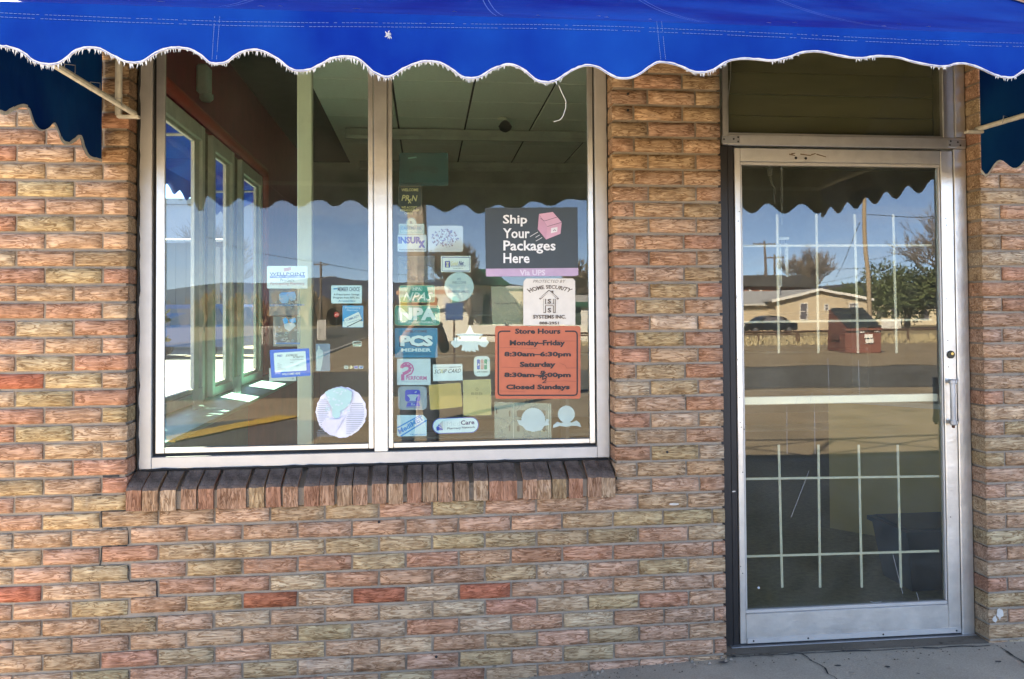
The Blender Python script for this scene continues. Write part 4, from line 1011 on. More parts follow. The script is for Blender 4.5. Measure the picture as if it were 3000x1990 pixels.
class St:
    def __init__(s, name, label, cat, poly, col, alpha=1, group=None, y=YB, z=None):
        s.z = z or (lambda u, v: (u, v)); s.y = y; s.lay = 1
        P_ = [aty(*s.z(*p), y) for p in poly]; c = sum(P_, Vector())/len(P_)
        mb = MB(); mb.prism([tuple(p) for p in P_], (0, .0012, 0)); s.o = fixn(mb.build(name, ink(col, alpha), loc=c)); tag(s.o, label, cat, group)
    def poly(s, name, pts, col, alpha=1, up=0):
        s.lay += 1; y = s.y-.00035*s.lay; mb = MB(); mb.add([aty(*s.z(*p), y) for p in pts], [tuple(range(len(pts)))])
        o = mb.build(name, ink(col, alpha), s.o); return s
    def ring(s, name, pts, w, col, alpha=1):        # outline of constant width
        s.lay += 1; y = s.y-.00035*s.lay; n = len(pts); cu = sum(p[0] for p in pts)/n; cv = sum(p[1] for p in pts)/n; mb = MB(); inn = []
        for i in range(n):
            a, b, c = pts[i-1], pts[i], pts[(i+1) % n]; tx, ty = c[0]-a[0], c[1]-a[1]; l = math.hypot(tx, ty) or 1; nx, ny = -ty/l, tx/l
            if (cu-b[0])*nx+(cv-b[1])*ny < 0: nx, ny = -nx, -ny
            inn.append((b[0]+nx*w, b[1]+ny*w))
        vs = [aty(*s.z(*p), y) for p in pts+inn]; mb.add(vs, [(i, (i+1) % n, (i+1) % n+n, i+n) for i in range(n)]); mb.build(name, ink(col, alpha), s.o); return s
    def polys(s, name, plist, col):
        s.lay += 1; y = s.y-.00035*s.lay; mb = MB()
        for pts in plist: y -= .000006; mb.add([aty(*s.z(*p), y) for p in pts], [tuple(range(len(pts)))])
        mb.build(name, ink(col), s.o); return s
    def line(s, name, pts, w, col):
        s.lay += 1; y = s.y-.00035*s.lay; mb = MB()
        for i, (a, b) in enumerate(zip(pts[:-1], pts[1:])):
            y -= .00002
            l = math.hypot(b[0]-a[0], b[1]-a[1]) or 1; nx, ny = -(b[1]-a[1])/l*w/2, (b[0]-a[0])/l*w/2
            mb.add([aty(*s.z(*p), y) for p in ((a[0]-nx, a[1]-ny), (b[0]-nx, b[1]-ny), (b[0]+nx, b[1]+ny), (a[0]+nx, a[1]+ny))], [(0,1,2,3)])
        mb.build(name, ink(col), s.o); return s
    def text(s, t, box, col, bold=.0, it=.0, quad=None, arc=0, alpha=1, name='lettering'):
        s.lay += 1; y = s.y-.00035*s.lay; vs, fs = text_mesh(t, bold, it)
        if quad is None: u0, v0, u1, v1 = box; quad = [(u0,v1),(u1,v1),(u1,v0),(u0,v0)]     # bl br tr tl
        mb = MB(); out = []
        for x, h in vs:
            b = (quad[0][0]+(quad[1][0]-quad[0][0])*x, quad[0][1]+(quad[1][1]-quad[0][1])*x); tp_ = (quad[3][0]+(quad[2][0]-quad[3][0])*x, quad[3][1]+(quad[2][1]-quad[3][1])*x)
            u, v = b[0]+(tp_[0]-b[0])*h, b[1]+(tp_[1]-b[1])*h
            if arc: v += arc*((2*x-1)**2)
            if arc: u += (h-.5)*arc*.9*(2*x-1)
            out.append(aty(*s.z(u, v), y))
        mb.add(out, fs); mb.build(name, ink(col, alpha), s.o); return s
def Z(ox, oy, k): return lambda x, y: (ox+x/k, oy+y/k)
WHT, NAVY, BLU, BLK, GRN, TL = (.74,.75,.76), (.02,.03,.22), (.01,.09,.45), (.02,.02,.02), (.01,.24,.19), (.01,.17,.32)
# ---- left pane
z3 = Z(740, 740, 3.92)
s = St('sticker', 'white sticker with navy lettering WELLPOINT and a flag of pink stripes', 'sticker', rr(165,155,630,415,14), (.68,.70,.76), z=z3)
s.text('WELLPOINT', (195,228,605,264), NAVY, .01); s.poly('bar', [(197,266),(600,263),(600,290),(197,294)], (.02,.08,.42)); s.text('PHARMACY MANAGEMENT', (205,272,592,287), WHT, .01)
s.text('Pro-Serv.', (320,298,485,334), BLK, -.005); s.text('Participating Pharmacy', (205,342,595,380), (.55,.25,.33))
for k in range(3): s.poly('stripe', [(355,185+k*13),(395,180+k*13),(440,168+k*13),(442,174+k*13),(396,187+k*13),(357,192+k*13)], (.55,.10,.16))
def blobs(s, seed, box, n, cols):
    rs = random.Random(seed)
    for i in range(n):
        u, v = rs.uniform(box[0], box[2]), rs.uniform(box[1], box[3]); r = rs.uniform(7, 26)
        pts = [(u+r*rs.uniform(.7,1.2)*math.cos(a*.57), v+r*.7*rs.uniform(.7,1.2)*math.sin(a*.57)) for a in range(11)]; s.ring('bubble', pts, 3, rs.choice(cols))
s = St('sticker', 'clear grey decal with two bright blue flaking shapes, upper one of the pair', 'sticker', rr(190,420,545,725,6), (.30,.30,.32), .35, z=z3)
s.poly('blue_flake', [(305,480),(360,468),(395,470),(418,540),(405,585),(340,585),(305,545)], (.10,.30,.55)).poly('blue_flake', [(405,480),(440,455),(485,448),(498,500),(490,545),(440,555),(408,520)], (.10,.30,.55)); s.poly('blue_flake', [(310,478),(330,462),(440,452),(480,450),(480,464),(330,492)], (.02,.22,.55))
s.poly('band', [(198,596),(595,592),(595,612),(198,620)], (.05,.16,.35), .8); blobs(s, 4, (250,500,520,640), 16, [(.5,.47,.42),(.42,.43,.45)])
s = St('sticker', 'clear grey decal with a blue heart-like flaking shape, lower one of the pair', 'sticker', rr(235,735,550,1080,6), (.30,.30,.30), .35, z=z3)
s.poly('blue_flake', [(345,770),(375,745),(410,775),(400,815),(360,820)], (.02,.28,.62)).poly('blue_flake', [(420,770),(490,750),(498,800),(455,812),(425,795)], (.02,.28,.62)).poly('blue_flake', [(360,825),(410,810),(480,812),(495,845),(425,908),(370,875)], (.40,.44,.50)); blobs(s, 9, (260,850,530,1040), 22, [(.5,.47,.42),(.32,.40,.52)])
s.poly('band', [(260,1035),(545,1035),(545,1055),(262,1052)], (.06,.16,.34), .8)
s = St('paper_slip', 'plain white paper slip peeking out below the blue framed card sticker', 'paper', rr(190,1328,500,1475,5), (.60,.60,.58), .75, y=YB+.004, z=z3); s.text('R', (455,1440,485,1462), (.2,.2,.2))
s = St('sticker', 'tilted bright blue sticker framing a white card, reading WELCOME HERE', 'sticker', [(197,1128),(206,1120),(640,1100),(650,1106),(665,1408),(655,1416),(225,1442),(215,1436)], (.01,.12,.62), z=z3)
s.poly('card', [(243,1162),(252,1153),(600,1133),(608,1138),(620,1348),(612,1356),(265,1375),(255,1368)], (.72,.76,.80)); s.text('PAID', None, BLU, .03, .25, quad=[(278,1200),(340,1197),(342,1172),(280,1175)])
s.text('EXPRESS', None, BLK, .0, .3, quad=[(380,1196),(515,1190),(517,1166),(382,1172)]); s.text('SCRIPTS', None, BLK, .0, .3, quad=[(460,1216),(585,1210),(588,1188),(462,1194)]); s.text('Prescription Drug Program', None, BLK, .02, quad=[(432,1240),(585,1232),(585,1222),(432,1230)])
for a, b, y_ in ((288,308,1274),(430,468,1264),(285,335,1294),(288,330,1318),(495,530,1304),(285,380,1340)): s.line('rule', [(a,y_),(b,y_-3)], 3, (.1,.1,.12))
s.text('WELCOME HERE', None, WHT, .02, quad=[(338,1412),(548,1400),(547,1376),(337,1388)])
s = St('sticker', 'pale blue sticker reading MEMBER CHOICE, a prescription savings program', 'sticker', rr(903,378,1255,585,14,skew=.0), (.52,.66,.74), z=z3)
s.text('MEMBER CHOICE', (978,398,1230,446), (.05,.08,.14), .015); s.poly('logo_bar', [(930,410),(975,408),(975,424),(930,426)], (.03,.25,.5)); s.text('A Prescription Savings', (930,472,1225,498), (.05,.09,.12), .02); s.text('Program from RPS, Inc.', (928,508,1232,536), (.05,.09,.12), .02); s.text('Accepted Here', (983,545,1180,573), (.02,.20,.42), .012, .3)
s = St('sticker', 'blue square sticker with tilted white card, reading Participating Pharmacy', 'sticker', rr(1032,610,1272,860,8), (.04,.30,.60), z=z3)
s.text('Participating', (1065,622,1238,650), (.35,.55,.75), .02); s.text('Pharmacy', (1083,653,1210,679), (.35,.55,.75), .02); s.poly('white_foot', [(1036,790),(1268,790),(1268,856),(1036,856)], (.60,.66,.70))
s.poly('card_shadow', [(1050,778),(1222,690),(1258,776),(1088,858)], (.02,.03,.05)); s.poly('card', [(1048,768),(1060,757),(1210,684),(1222,690),(1252,760),(1245,772),(1092,846),(1080,842)], (.66,.70,.72)); s.text('COMMUNITY', None, (.06,.12,.3), .01, quad=[(1075,792),(1230,742),(1222,712),(1066,768)]); s.line('rule', [(1090,812),(1240,765)], 4, (.1,.2,.4))
s = St('sticker', 'small dark striped payment card sticker with a white border', 'sticker', rr(1150,1020,1250,1078,4), (.62,.68,.66), z=z3); s.poly('stripe', [(1156,1027),(1244,1024),(1244,1040),(1156,1046)], (.02,.03,.03)).poly('stripe', [(1156,1062),(1244,1052),(1244,1064),(1156,1074)], (.04,.22,.18)).poly('stripe', [(1156,1048),(1244,1042),(1244,1048),(1156,1056)], (.1,.1,.1))
for k, (a, b, c, lab) in enumerate(((1050,1100,(.30,.36,.33),'tiny grey payment card decal, leftmost in the row of four'), (1108,1155,(.62,.48,.30),'tiny round orange and tan payment card decal in the row of four'), (1163,1213,(.10,.10,.40),'tiny violet payment card decal in the row of four'), (1222,1272,(.04,.20,.48),'tiny blue payment card decal, rightmost in the row of four'))):
    s = St('card_decal', lab, 'sticker', rr(a,1300,b,1336,3) if k != 1 else circ((a+b)/2,1318,20), (.62,.63,.64) if k != 1 else c, group='payment card decals', z=z3)
    if k != 1: s.poly('band', [(a+4,1306),(b-4,1304),(b-4,1330),(a+4,1332)], c)
s = St('holy_card', 'blue picture card with a pale standing shape, beside the cream post', 'card', rr(725,1048,890,1365,4), (.14,.22,.34), .7, z=z3)
s.poly('pale_shape', [(748,1085),(760,1062),(774,1085),(770,1105),(805,1130),(812,1190),(795,1300),(780,1360),(735,1360),(730,1250),(728,1150),(752,1105)], (.45,.55,.60), .8)
z8 = Z(460, 860, 3.337); rs = random.Random(5)
s = St('round_sticker', 'large torn round sticker, half white paper and half teal', 'sticker', [(1800+(248+rs.uniform(-7,5))*math.cos(a*math.pi/36), 1160+(248+rs.uniform(-7,5))*math.sin(a*math.pi/36)) for a in range(72)], (.66,.67,.76), z=z8, y=YG-.0045)
for k in range(24):
    y_ = 965+k*18.5; h = math.sqrt(max(0, 240**2-(y_-1160)**2)); a = 1800-h; b = 1800+h
    lim = 1700-(k-4)*2 if y_ < 1220 else 1655-(y_-1220)*.5
    if k > 3: s.line('printed_rule', [(a+6,y_+3),(lim-rs.uniform(0,30),y_+3)], 5, (.22,.25,.27))
    if k > 5: s.line('printed_rule', [(max(1850, 1790+(1400-y_)*.35),y_),(b-8-rs.uniform(0,10),y_)], 5, (.22,.25,.27))
s.poly('teal_patch', [(1640,965),(1700,935),(1790,918),(1850,935),(1905,960),(1900,1040),(1870,1100),(1830,1130),(1795,1150),(1785,1210),(1745,1225),(1715,1200),(1710,1120),(1680,1060)], (.32,.52,.50)); rs3 = random.Random(12); s.polys('mottle', [[(u_+rs3.uniform(5,22)*math.cos(t*1.05), v_+rs3.uniform(4,14)*math.sin(t*1.05)) for t in range(6)] for u_, v_ in [(rs3.uniform(1640,1880), rs3.uniform(950,1160)) for _ in range(26)]], (.46,.58,.60)); s.poly('torn_patch', [(1660,1235),(1790,1225),(1850,1180),(1800,1260),(1740,1360),(1690,1385),(1625,1330)], (.55,.55,.66))
# ---- right pane
z6 = Z(1130, 520, 4.127)
s = St('approval_sign', 'dark teal APPROVED sign leaning inside the glass above the black sticker', 'sign', [(p[0], p[1]) for p in rr(1169,448,1313,545,6)], (.008,.045,.05), .9, y=YB+.02)
s.text('APPROVED', (1197,486,1283,502), (.005,.015,.015), .01, arc=8); s.poly('glint', [(1195,462),(1220,459),(1221,463),(1196,466)], (.12,.25,.24))
GOLD = (.50,.38,.17)
s = St('sticker', 'black sticker with gold lettering WELCOME PRN, we accept membership cards', 'sticker', rr(145,105,440,465,26), (.012,.014,.012), z=z6); s.ring('border', rr(152,112,433,458,22), 4, (.16,.09,.05))
s.text('WELCOME', (190,133,395,168), GOLD, .025); s.text('PR N', None, GOLD, .02, .25, quad=[(190,282),(385,290),(385,216),(190,212)]); s.text('x', (268,258,312,314), GOLD, .02); s.text('WE ACCEPT', (188,350,380,378), GOLD, .02); s.text('MEMBERSHIP', (172,385,405,412), GOLD, .02); s.text('CARDS', (226,420,330,447), GOLD, .02)
s = St('sticker', 'pale translucent CAREMARK sticker with a round seal on top', 'sticker', rr(157,560,467,685,10), (.34,.47,.55), .8, z=z6); s.poly('seal', circ(310,547,60), (.55,.65,.70), .8); s.ring('seal_ring', circ(310,547,58), 6, (.12,.28,.42)); s.text('R', (292,528,325,562), (.05,.10,.2), .02)
s.ring('border', rr(162,566,462,680,10), 6, (.60,.68,.72)); s.text('CAREMARK', (182,592,438,632), (.06,.22,.42), .015); s.text('PHARMACY NETWORK', (188,646,440,666), (.60,.68,.72), .01); s.line('rule', [(185,638),(440,638)], 4, (.60,.68,.72))
s = St('sticker', 'white sticker with heavy blue lettering INSUR and a large x', 'sticker', rr(143,692,493,898,14), (.52,.56,.68), z=z6); s.text('INSUR', (152,716,430,802), (.015,.05,.42), .05); s.text('x', (395,762,478,850), (.015,.05,.42), .06); s.text('PARTICIPATING PHARMACY', (165,866,480,884), (.1,.1,.2), .02)
s = St('sticker', 'pinkish white sticker with a scratched purple blotch', 'sticker', rr(512,585,935,900,24), (.58,.50,.54), .93, z=z6); rs = random.Random(8)
grp = [[] for _ in range(4)]
for k in range(150):
    a, q = rs.uniform(0, 6.28), math.sqrt(rs.random()); u, v = 715+165*q*math.cos(a), 735+110*q*math.sin(a); r = rs.uniform(5, 15)
    grp[k % 4].append([(u+r*rs.uniform(.5,1.3)*math.cos(t*1.05), v+r*rs.uniform(.5,1.3)*math.sin(t*1.05)) for t in range(6)])
for g_, c_ in zip(grp, [(.17,.12,.24),(.24,.17,.30),(.30,.18,.22),(.22,.10,.12)]): s.polys('blotch', g_, c_)
sc_ = []
for k in range(16):
    u, v = rs.uniform(640,820), rs.uniform(660,800); sc_.append([(u,v),(u+rs.uniform(6,14),v-rs.uniform(4,30)),(u+rs.uniform(12,20),v+rs.uniform(6,20))])
s.polys('scratch', sc_, (.62,.60,.62))
s = St('sticker', 'smoky clear decal with a line drawing of a mortar, reading MEMBER', 'sticker', rr(150,950,590,1270,4), (.10,.11,.13), .45, z=z6); LN = (.03,.04,.06)
s.line('mortar_drawing', [(185,1005),(295,1005),(300,1020),(290,1035),(262,1045),(258,1085),(300,1105),(298,1118),(190,1118),(188,1105),(222,1085),(218,1045),(192,1035),(182,1020),(185,1005)], 5, LN).line('pestle_drawing', [(255,1005),(280,985),(290,978)], 5, LN).line('frame_drawing', [(330,952),(155,955),(152,1165),(180,1165),(200,1140),(240,1145),(250,1158),(330,1160)], 4, LN); s.text('R', (222,1035,252,1070), LN, .02); s.text('MEMBER', (255,1197,525,1240), LN, .01)
s.text('STATE', (395,1010,470,1030), LN); s.text('PHARMACEUTICAL', (400,1062,560,1082), LN); s.text('ASSOCIATION', (400,1110,540,1130), LN)
s = St('sticker', 'white card with a navy double border reading Gold Net', 'sticker', rr(668,950,1025,1145,4), (.66,.67,.70), z=z6); s.ring('border', [(682,962),(1014,962),(1014,1136),(682,1136)], 9, (.03,.03,.22)); s.poly('emblem', [(715,1012),(778,1010),(778,1090),(716,1090)], (.02,.05,.35)); s.poly('emblem_mortar', [(728,1022),(766,1022),(758,1050),(766,1084),(728,1084),(737,1050)], (.48,.44,.36)); s.text('Gold', (785,1015,872,1066), (.62,.50,.22), .0, .25); s.text('Net', (882,1010,945,1063), (.02,.05,.25), .02, .35); s.line('rule', [(785,1069),(970,1066)], 3, (.05,.1,.3)); s.text('National Pharmacy Network', (790,1074,965,1086), (.1,.15,.35), .01); s.text('Pharmacy Card, Inc.', (818,1096,935,1107), (.03,.03,.05), .02)
s = St('round_sticker', 'pale grey round sticker reading WE WELCOME CHAMPUS BENEFICIARIES', 'sticker', circ(887,1325,178,40), (.50,.58,.60), .85, z=z6); GI = (.12,.18,.26)
s.text('WE', (860,1214,910,1243), GI); s.text('WELCOME', (803,1256,975,1287), GI); s.text('CHAMPUS', (752,1298,1015,1346), (.40,.44,.50), .0); s.text('BENEFICIARIES', (757,1367,1013,1397), (.15,.2,.3)); s.line('rule', [(800,1420),(935,1420)], 3, (.25,.3,.35))
s = St('sticker', 'teal green sticker with slanted lettering NPAS under a small NPA', 'sticker', rr(165,1305,597,1512,26), (.45,.52,.28), z=z6); s.poly('green_field', rr(170,1310,592,1507,24), GRN); s.ring('name_box', rr(318,1322,440,1372,6), 4, (.50,.62,.58)); s.text('NPA', (330,1330,428,1364), (.50,.62,.58), .04); s.text('NPAS', (210,1390,570,1490), (.50,.62,.58), .015, .35)
z7 = Z(1130, 900, 3.919)
s = St('sticker', 'large teal green sticker with big white letters NPA, participating pharmacy', 'sticker', rr(100,-20,625,212,32), (.50,.50,.28), z=z7); s.poly('green_field', rr(106,-14,619,206,30), GRN); s.text('NPA', (145,5,585,152), (.58,.64,.64), .055); s.text('PARTICIPATING PHARMACY', (148,162,580,188), (.52,.62,.60), .02)
s = St('sticker', 'blue sticker reading WELCOME PCS MEMBER in white', 'sticker', rr(105,240,595,580,10), TL, z=z7); s.text('WELCOME', (218,264,475,292), (.03,.03,.08), .03); s.text('PCS', (158,332,532,458), (.01,.02,.07), .06); s.text('PCS', (168,325,542,450), (.66,.70,.72), .06); s.text('MEMBER', (180,474,522,512), (.60,.68,.72), .035); s.text('PHARMACEUTICAL CARD SYSTEM, INC', (182,532,520,546), (.02,.06,.15), .01)
s = St('sticker', 'pale sticker with a large pink letter P, reading PERFORM', 'sticker', rr(130,592,515,895,5), (.52,.57,.62), z=z7); PK = (.52,.10,.28)
s.line('letter_p', [(196,843),(196,770),(235,752),(262,740),(280,715),(278,685),(250,668),(215,668),(178,690)], 38, PK); s.line('letter_p_edge', [(176,700),(176,672),(215,640),(265,640),(305,670),(318,715),(295,765),(235,792)], 16, PK); s.text('PERFORM', (232,792,470,838), PK, .02); s.text('PREFERRED PHARMACY NETWORK', (185,848,478,860), (.40,.42,.50))
s = St('sticker', 'white card sticker reading SCRIP CARD in slanted black letters', 'sticker', [(540,666),(546,660),(868,652),(880,662),(884,845),(545,850)], (.68,.70,.72), z=z7); s.text('SCRIP CARD', None, BLK, -.002, .3, quad=[(557,764),(862,752),(866,706),(560,718)]); s.poly('bent_letter', [(628,715),(655,712),(660,755),(632,758)], (.66,.58,.40)); s.line('rule', [(555,694),(860,686)], 3, (.3,.3,.3)).line('rule', [(730,691),(862,686)], 6, (.05,.05,.05)); s.line('foot_rule', [(548,856),(880,846)], 10, (.03,.03,.03))
s = St('sticker', 'small rounded white sticker with blue, pink and green bars reading JCB', 'sticker', rr(1012,563,1197,795,48), (.64,.66,.64), z=z7)
for a, c in ((1048,(.02,.10,.42)),(1090,(.50,.28,.28)),(1130,(.02,.26,.16))): s.poly('bar', rr(a,600,a+34,716,10), c)
s.text('JCB', (1050,648,1160,672), (.60,.62,.62), .02); s.text('JCB CARD', (1045,738,1168,753), (.08,.08,.08), .03)
s = St('sticker', 'grey translucent sticker with a blue mortar on a monitor shape', 'sticker', rr(140,910,472,1180,46), (.36,.40,.47), .6, z=z7); s.poly('blue_screen', rr(222,950,396,1085,26), (.02,.03,.42)); s.poly('mortar', [(243,1010),(270,1004),(300,1002),(345,1002),(378,1010),(352,1040),(342,1062),(352,1076),(268,1076),(280,1060),(270,1038)], (.36,.42,.52)); s.poly('pestle', [(330,975),(355,965),(357,978),(335,986)], (.36,.42,.52)); s.poly('blue_base', [(252,1095),(378,1093),(398,1138),(232,1142)], (.02,.03,.42)); s.text('Rx', (292,1102,340,1130), (.36,.42,.52), .02); s.line('rule', [(232,1152),(396,1150)], 4, (.02,.05,.35))
s = St('sticker', 'blank tilted amber translucent decal beside the gold rectangle', 'sticker', [(492,905),(508,893),(845,866),(862,876),(880,1130),(868,1146),(525,1182),(510,1172)], (.52,.30,.06), .95, z=z7); s.ring('border', [(494,905),(508,895),(845,868),(860,878),(878,1130),(868,1144),(525,1180),(511,1170)], 6, (.50,.34,.12))
s = St('sticker', 'upright gold translucent rectangle decal with faint BBB lettering', 'sticker', [(888,838),(1208,828),(1213,1240),(892,1248)], (.50,.36,.14), .95, z=z7); s.ring('border', [(888,838),(1208,828),(1213,1240),(892,1248)], 5, (.58,.46,.22)); s.text('BBB', (982,978,1112,1008), (.30,.21,.07), .02); s.line('flame', [(1048,925),(1032,945),(1048,962),(1066,948),(1048,925)], 6, (.30,.21,.07)); s.line('stroke', [(1048,1030),(1048,1060)], 8, (.32,.22,.08))
s = St('sticker', 'light blue sticker with MediMET printed diagonally between two lines', 'sticker', [(130,1240),(430,1240),(470,1280),(470,1480),(148,1485),(130,1470)], (.45,.60,.70), z=z7); MBL = (.01,.22,.58)
s.line('rule', [(134,1385),(395,1243)], 16, MBL).line('rule', [(170,1484),(470,1300)], 16, MBL); s.text('MediMET', None, MBL, .035, quad=[(160,1462),(445,1292),(412,1244),(135,1408)]); s.text('© MediMET Network', (280,1456,462,1472), MBL, .01)
s = St('sticker', 'white pill-shaped MedCare Pharmacy Network sticker with blue rim', 'sticker', rr(537,1268,1068,1450,88,7,skew=-.03), (.03,.06,.36), z=z7); s.poly('white_field', rr(546,1277,1059,1441,80,7,skew=-.03), (.60,.68,.74))
s.text('Med', None, (.70,.75,.80), .02, quad=[(705,1366),(852,1362),(850,1310),(703,1316)]); s.text('Med', None, (.42,.50,.60), -.012, quad=[(705,1366),(852,1362),(850,1310),(703,1316)]); s.text('Care', None, (.02,.03,.16), .03, quad=[(862,1354),(1020,1346),(1018,1294),(860,1302)]); s.text('Pharmacy Network', None, (.04,.06,.14), .015, quad=[(707,1414),(1027,1396),(1026,1364),(706,1382)])
s.poly('fan', [(585,1418),(580,1380),(595,1365),(655,1398),(655,1412)], (.02,.05,.40)); 
for k in range(4): s.poly('fan_blade', [(598+k*13,1360-k*13),(612+k*13,1346-k*13),(655,1385),(650,1392)], (.06+.1*k,.12+.1*k,.45))
s.line('fan_post', [(672,1310),(672,1410)], 20, (.50,.58,.66))
zs = Z(1400, 580, 2.178)
s = St('notice', 'large slate sign reading Ship Your Packages Here with a pink parcel', 'sign', [(45,64),(636,60),(641,498),(52,502)], (.030,.045,.055), z=zs, y=YG-.0045); WS = (.72,.73,.74)
s.poly('lilac_band', [(51,452),(640,447),(641,494),(612,499),(52,502)], (.44,.32,.46)); s.text('Via UPS', (267,458,430,495), (.60,.54,.64), .03)
s.text('Ship', (160,108,315,182), WS, .02); s.text('Your', (160,194,331,258), WS, .02); s.text('Packages', (163,272,496,356), WS, .02); s.text('Here', (163,352,330,417), WS, .02)
s.poly('parcel_top', [(390,103),(478,90),(535,155),(443,182)], (.58,.33,.43)); s.poly('parcel_side', [(390,105),(443,183),(435,266),(382,200)], (.50,.27,.37)); s.poly('parcel_side', [(443,183),(535,156),(527,229),(435,266)], (.56,.31,.41)); s.line('parcel_edge', [(400,130),(425,148),(520,118)], 3, (.08,.06,.08)); s.line('parcel_edge', [(443,183),(535,156)], 3, (.08,.06,.08)); s.poly('parcel_label', [(468,193),(508,186),(506,216),(466,226)], (.68,.66,.68)); s.line('scribble', [(480,210),(490,203),(498,210)], 4, (.1,.1,.1))
for a in ((333,247,383,218),(368,252,394,237),(370,276,410,253)): s.line('speed_line', [(a[0],a[1]),(a[2],a[3])], 3, WS)
s = St('notice', 'cream notice with clipped corners reading HOME SECURITY SYSTEMS INC.', 'sign', [(290,536),(308,514),(606,514),(621,530),(622,811),(290,812)], (.66,.62,.55), z=zs, y=YG-.0045); BR = (.10,.07,.045)
s.text('PROTECTED BY', (352,523,560,542), BR, -.003, .3); s.text('HOME SECURITY', (322,556,596,580), BR, .03, arc=26)
s.line('house_roof', [(394,646),(455,592),(514,646)], 11, BR).line('house_roof_face', [(398,640),(455,596),(508,640)], 5, (.66,.62,.55)); s.poly('chimney', [(468,592),(482,592),(482,612),(468,602)], BR)
s.poly('house_letter', [(418,645),(434,645),(434,676),(480,676),(480,645),(496,645),(496,735),(480,735),(480,690),(434,690),(434,735),(418,735)], BR); s.poly('house_letter_face', [(420,645),(428,645),(428,679),(485,679),(485,645),(490,645),(490,730),(485,730),(485,686),(428,686),(428,730),(420,730)], (.66,.62,.55)); s.text('S', (445,645,468,674), BR, .03); s.text('S', (445,702,468,732), BR, .03)
s.text('SYSTEMS INC.', (352,747,562,771), BR, .03); s.text('888-2951', (392,790,517,808), BR, .03)
s = St('notice', 'orange-red store hours sign with a black border line', 'sign', rr(110,818,655,1282,16,skew=.0), (.47,.115,.05), z=zs, y=YG-.0045); s.lay += 1
BK = (.012,.008,.008)
s.line('border', [(207,851),(150,851),(134,858),(130,872),(130,1246),(136,1257),(150,1260),(616,1260),(630,1255),(634,1242),(634,872),(630,858),(616,851),(556,851)], 9, BK)
for t, b, bo in (('Store Hours',(237,834,527,868),.04),('Monday–Friday',(203,908,556,952),.04),('8:30am–6:30pm',(168,981,594,1021),.045),('Saturday',(267,1046,496,1089),.045),('8:30am–3:00pm',(168,1114,593,1153),.045),('Closed Sundays',(180,1191,586,1231),.045)): s.text(t, b, BK, bo)
s.line('scribble', [(385,1142),(432,1112),(395,1150),(425,1105),(402,1108),(440,1148),(412,1160),(418,1118)], 6, BK); s.text('2', (408,1150,438,1182), BK, .0, .2)
for q in ([(140,957),(200,955),(380,962)],[(520,1052),(560,1070),(565,1086),(630,1085)],[(420,1173),(560,1168),(632,1172)],[(515,1244),(530,1225),(560,1210)],[(150,1080),(400,1088)],[(140,1232),(300,1238)],[(505,912),(632,914)]): s.line('crack_line', q, 1.6, (.16,.05,.035))
s = St('badge_decal', 'white star-shaped decal with side scrolls, left of the orange sign', 'sticker', [(967,205),(1012,300),(1122,310),(1075,348),(1068,368),(1095,370),(1100,345),(1160,345),(1155,372),(1188,405),(1145,460),(1100,455),(1070,430),(1058,440),(1070,500),(1030,490),(1035,515),(1005,510),(985,498),(965,515),(940,500),(925,518),(910,500),(868,498),(880,440),(862,432),(830,460),(790,465),(747,418),(750,400),(790,375),(775,352),(835,345),(838,368),(860,372),(868,348),(800,312),(920,300)], (.62,.67,.72), .95, z=z7); s.line('print_line', [(822,322),(1110,322)], 6, (.45,.53,.60))
zq = Z(1140, 1080, 3.813)
def seal(lab, cx, cy, r, rib):
    pts = []
    for i in range(64):
        a = 2*math.pi*i/64; q = r*(1 if i % 2 else .95); pts.append((cx+q*math.cos(a), cy+q*math.sin(a)))
    s = St('seal_decal', lab, 'sticker', pts, (.50,.56,.64), .92, z=zq); s.poly('ribbon', rib, (.50,.56,.64), .92); return s
seal('larger pale blue-grey round seal decal with ribbon ends, bottom right of window', 1610, 572, 136, [(1430,575),(1480,580),(1490,610),(1740,605),(1760,560),(1792,575),(1775,600),(1790,630),(1735,640),(1700,690),(1610,705),(1530,690),(1490,645),(1450,625)])
seal('smaller pale toothed seal decal with ribbon, in the bottom right window corner', 1980, 510, 97, [(1835,630),(1880,595),(1920,610),(1980,590),(2040,605),(2095,580),(2130,610),(2145,655),(2095,640),(2040,640),(1980,652),(1905,640),(1830,665)])
s = St('paper_notice', 'faded tan paper notice with one line of print beside the cream notice', 'paper', [(85,566),(288,562),(290,808),(92,812)], (.36,.30,.20), .62, z=zs, y=YB+.004); s.text('Prescriptions & Gifts', (105,666,252,682), (.05,.04,.03), .01)
# milky plastic panel with slots
s = St('plastic_crate', 'milky clear plastic crate side with dark slots at the foot of the window', 'crate', [(1175,372),(1810,392),(1812,782),(1178,785)], (.48,.46,.38), .42, z=zq, y=YB+.01)
for a, b, c, d, r in ((1340,470,1353,535,6),(1340,635,1353,700,6),(1428,466,1550,540,20),(1428,640,1458,706,14),(1690,466,1748,530,18),(1718,630,1748,704,14),(1195,450,1208,508,5),(1820,465,1832,515,4)): s.poly('slot', rr(a,b,c,d,r), (.055,.045,.03))
for x_ in (1385, 1780, 1805): s.line('fold', [(x_,395),(x_+3,780)], 5, (.55,.52,.44))
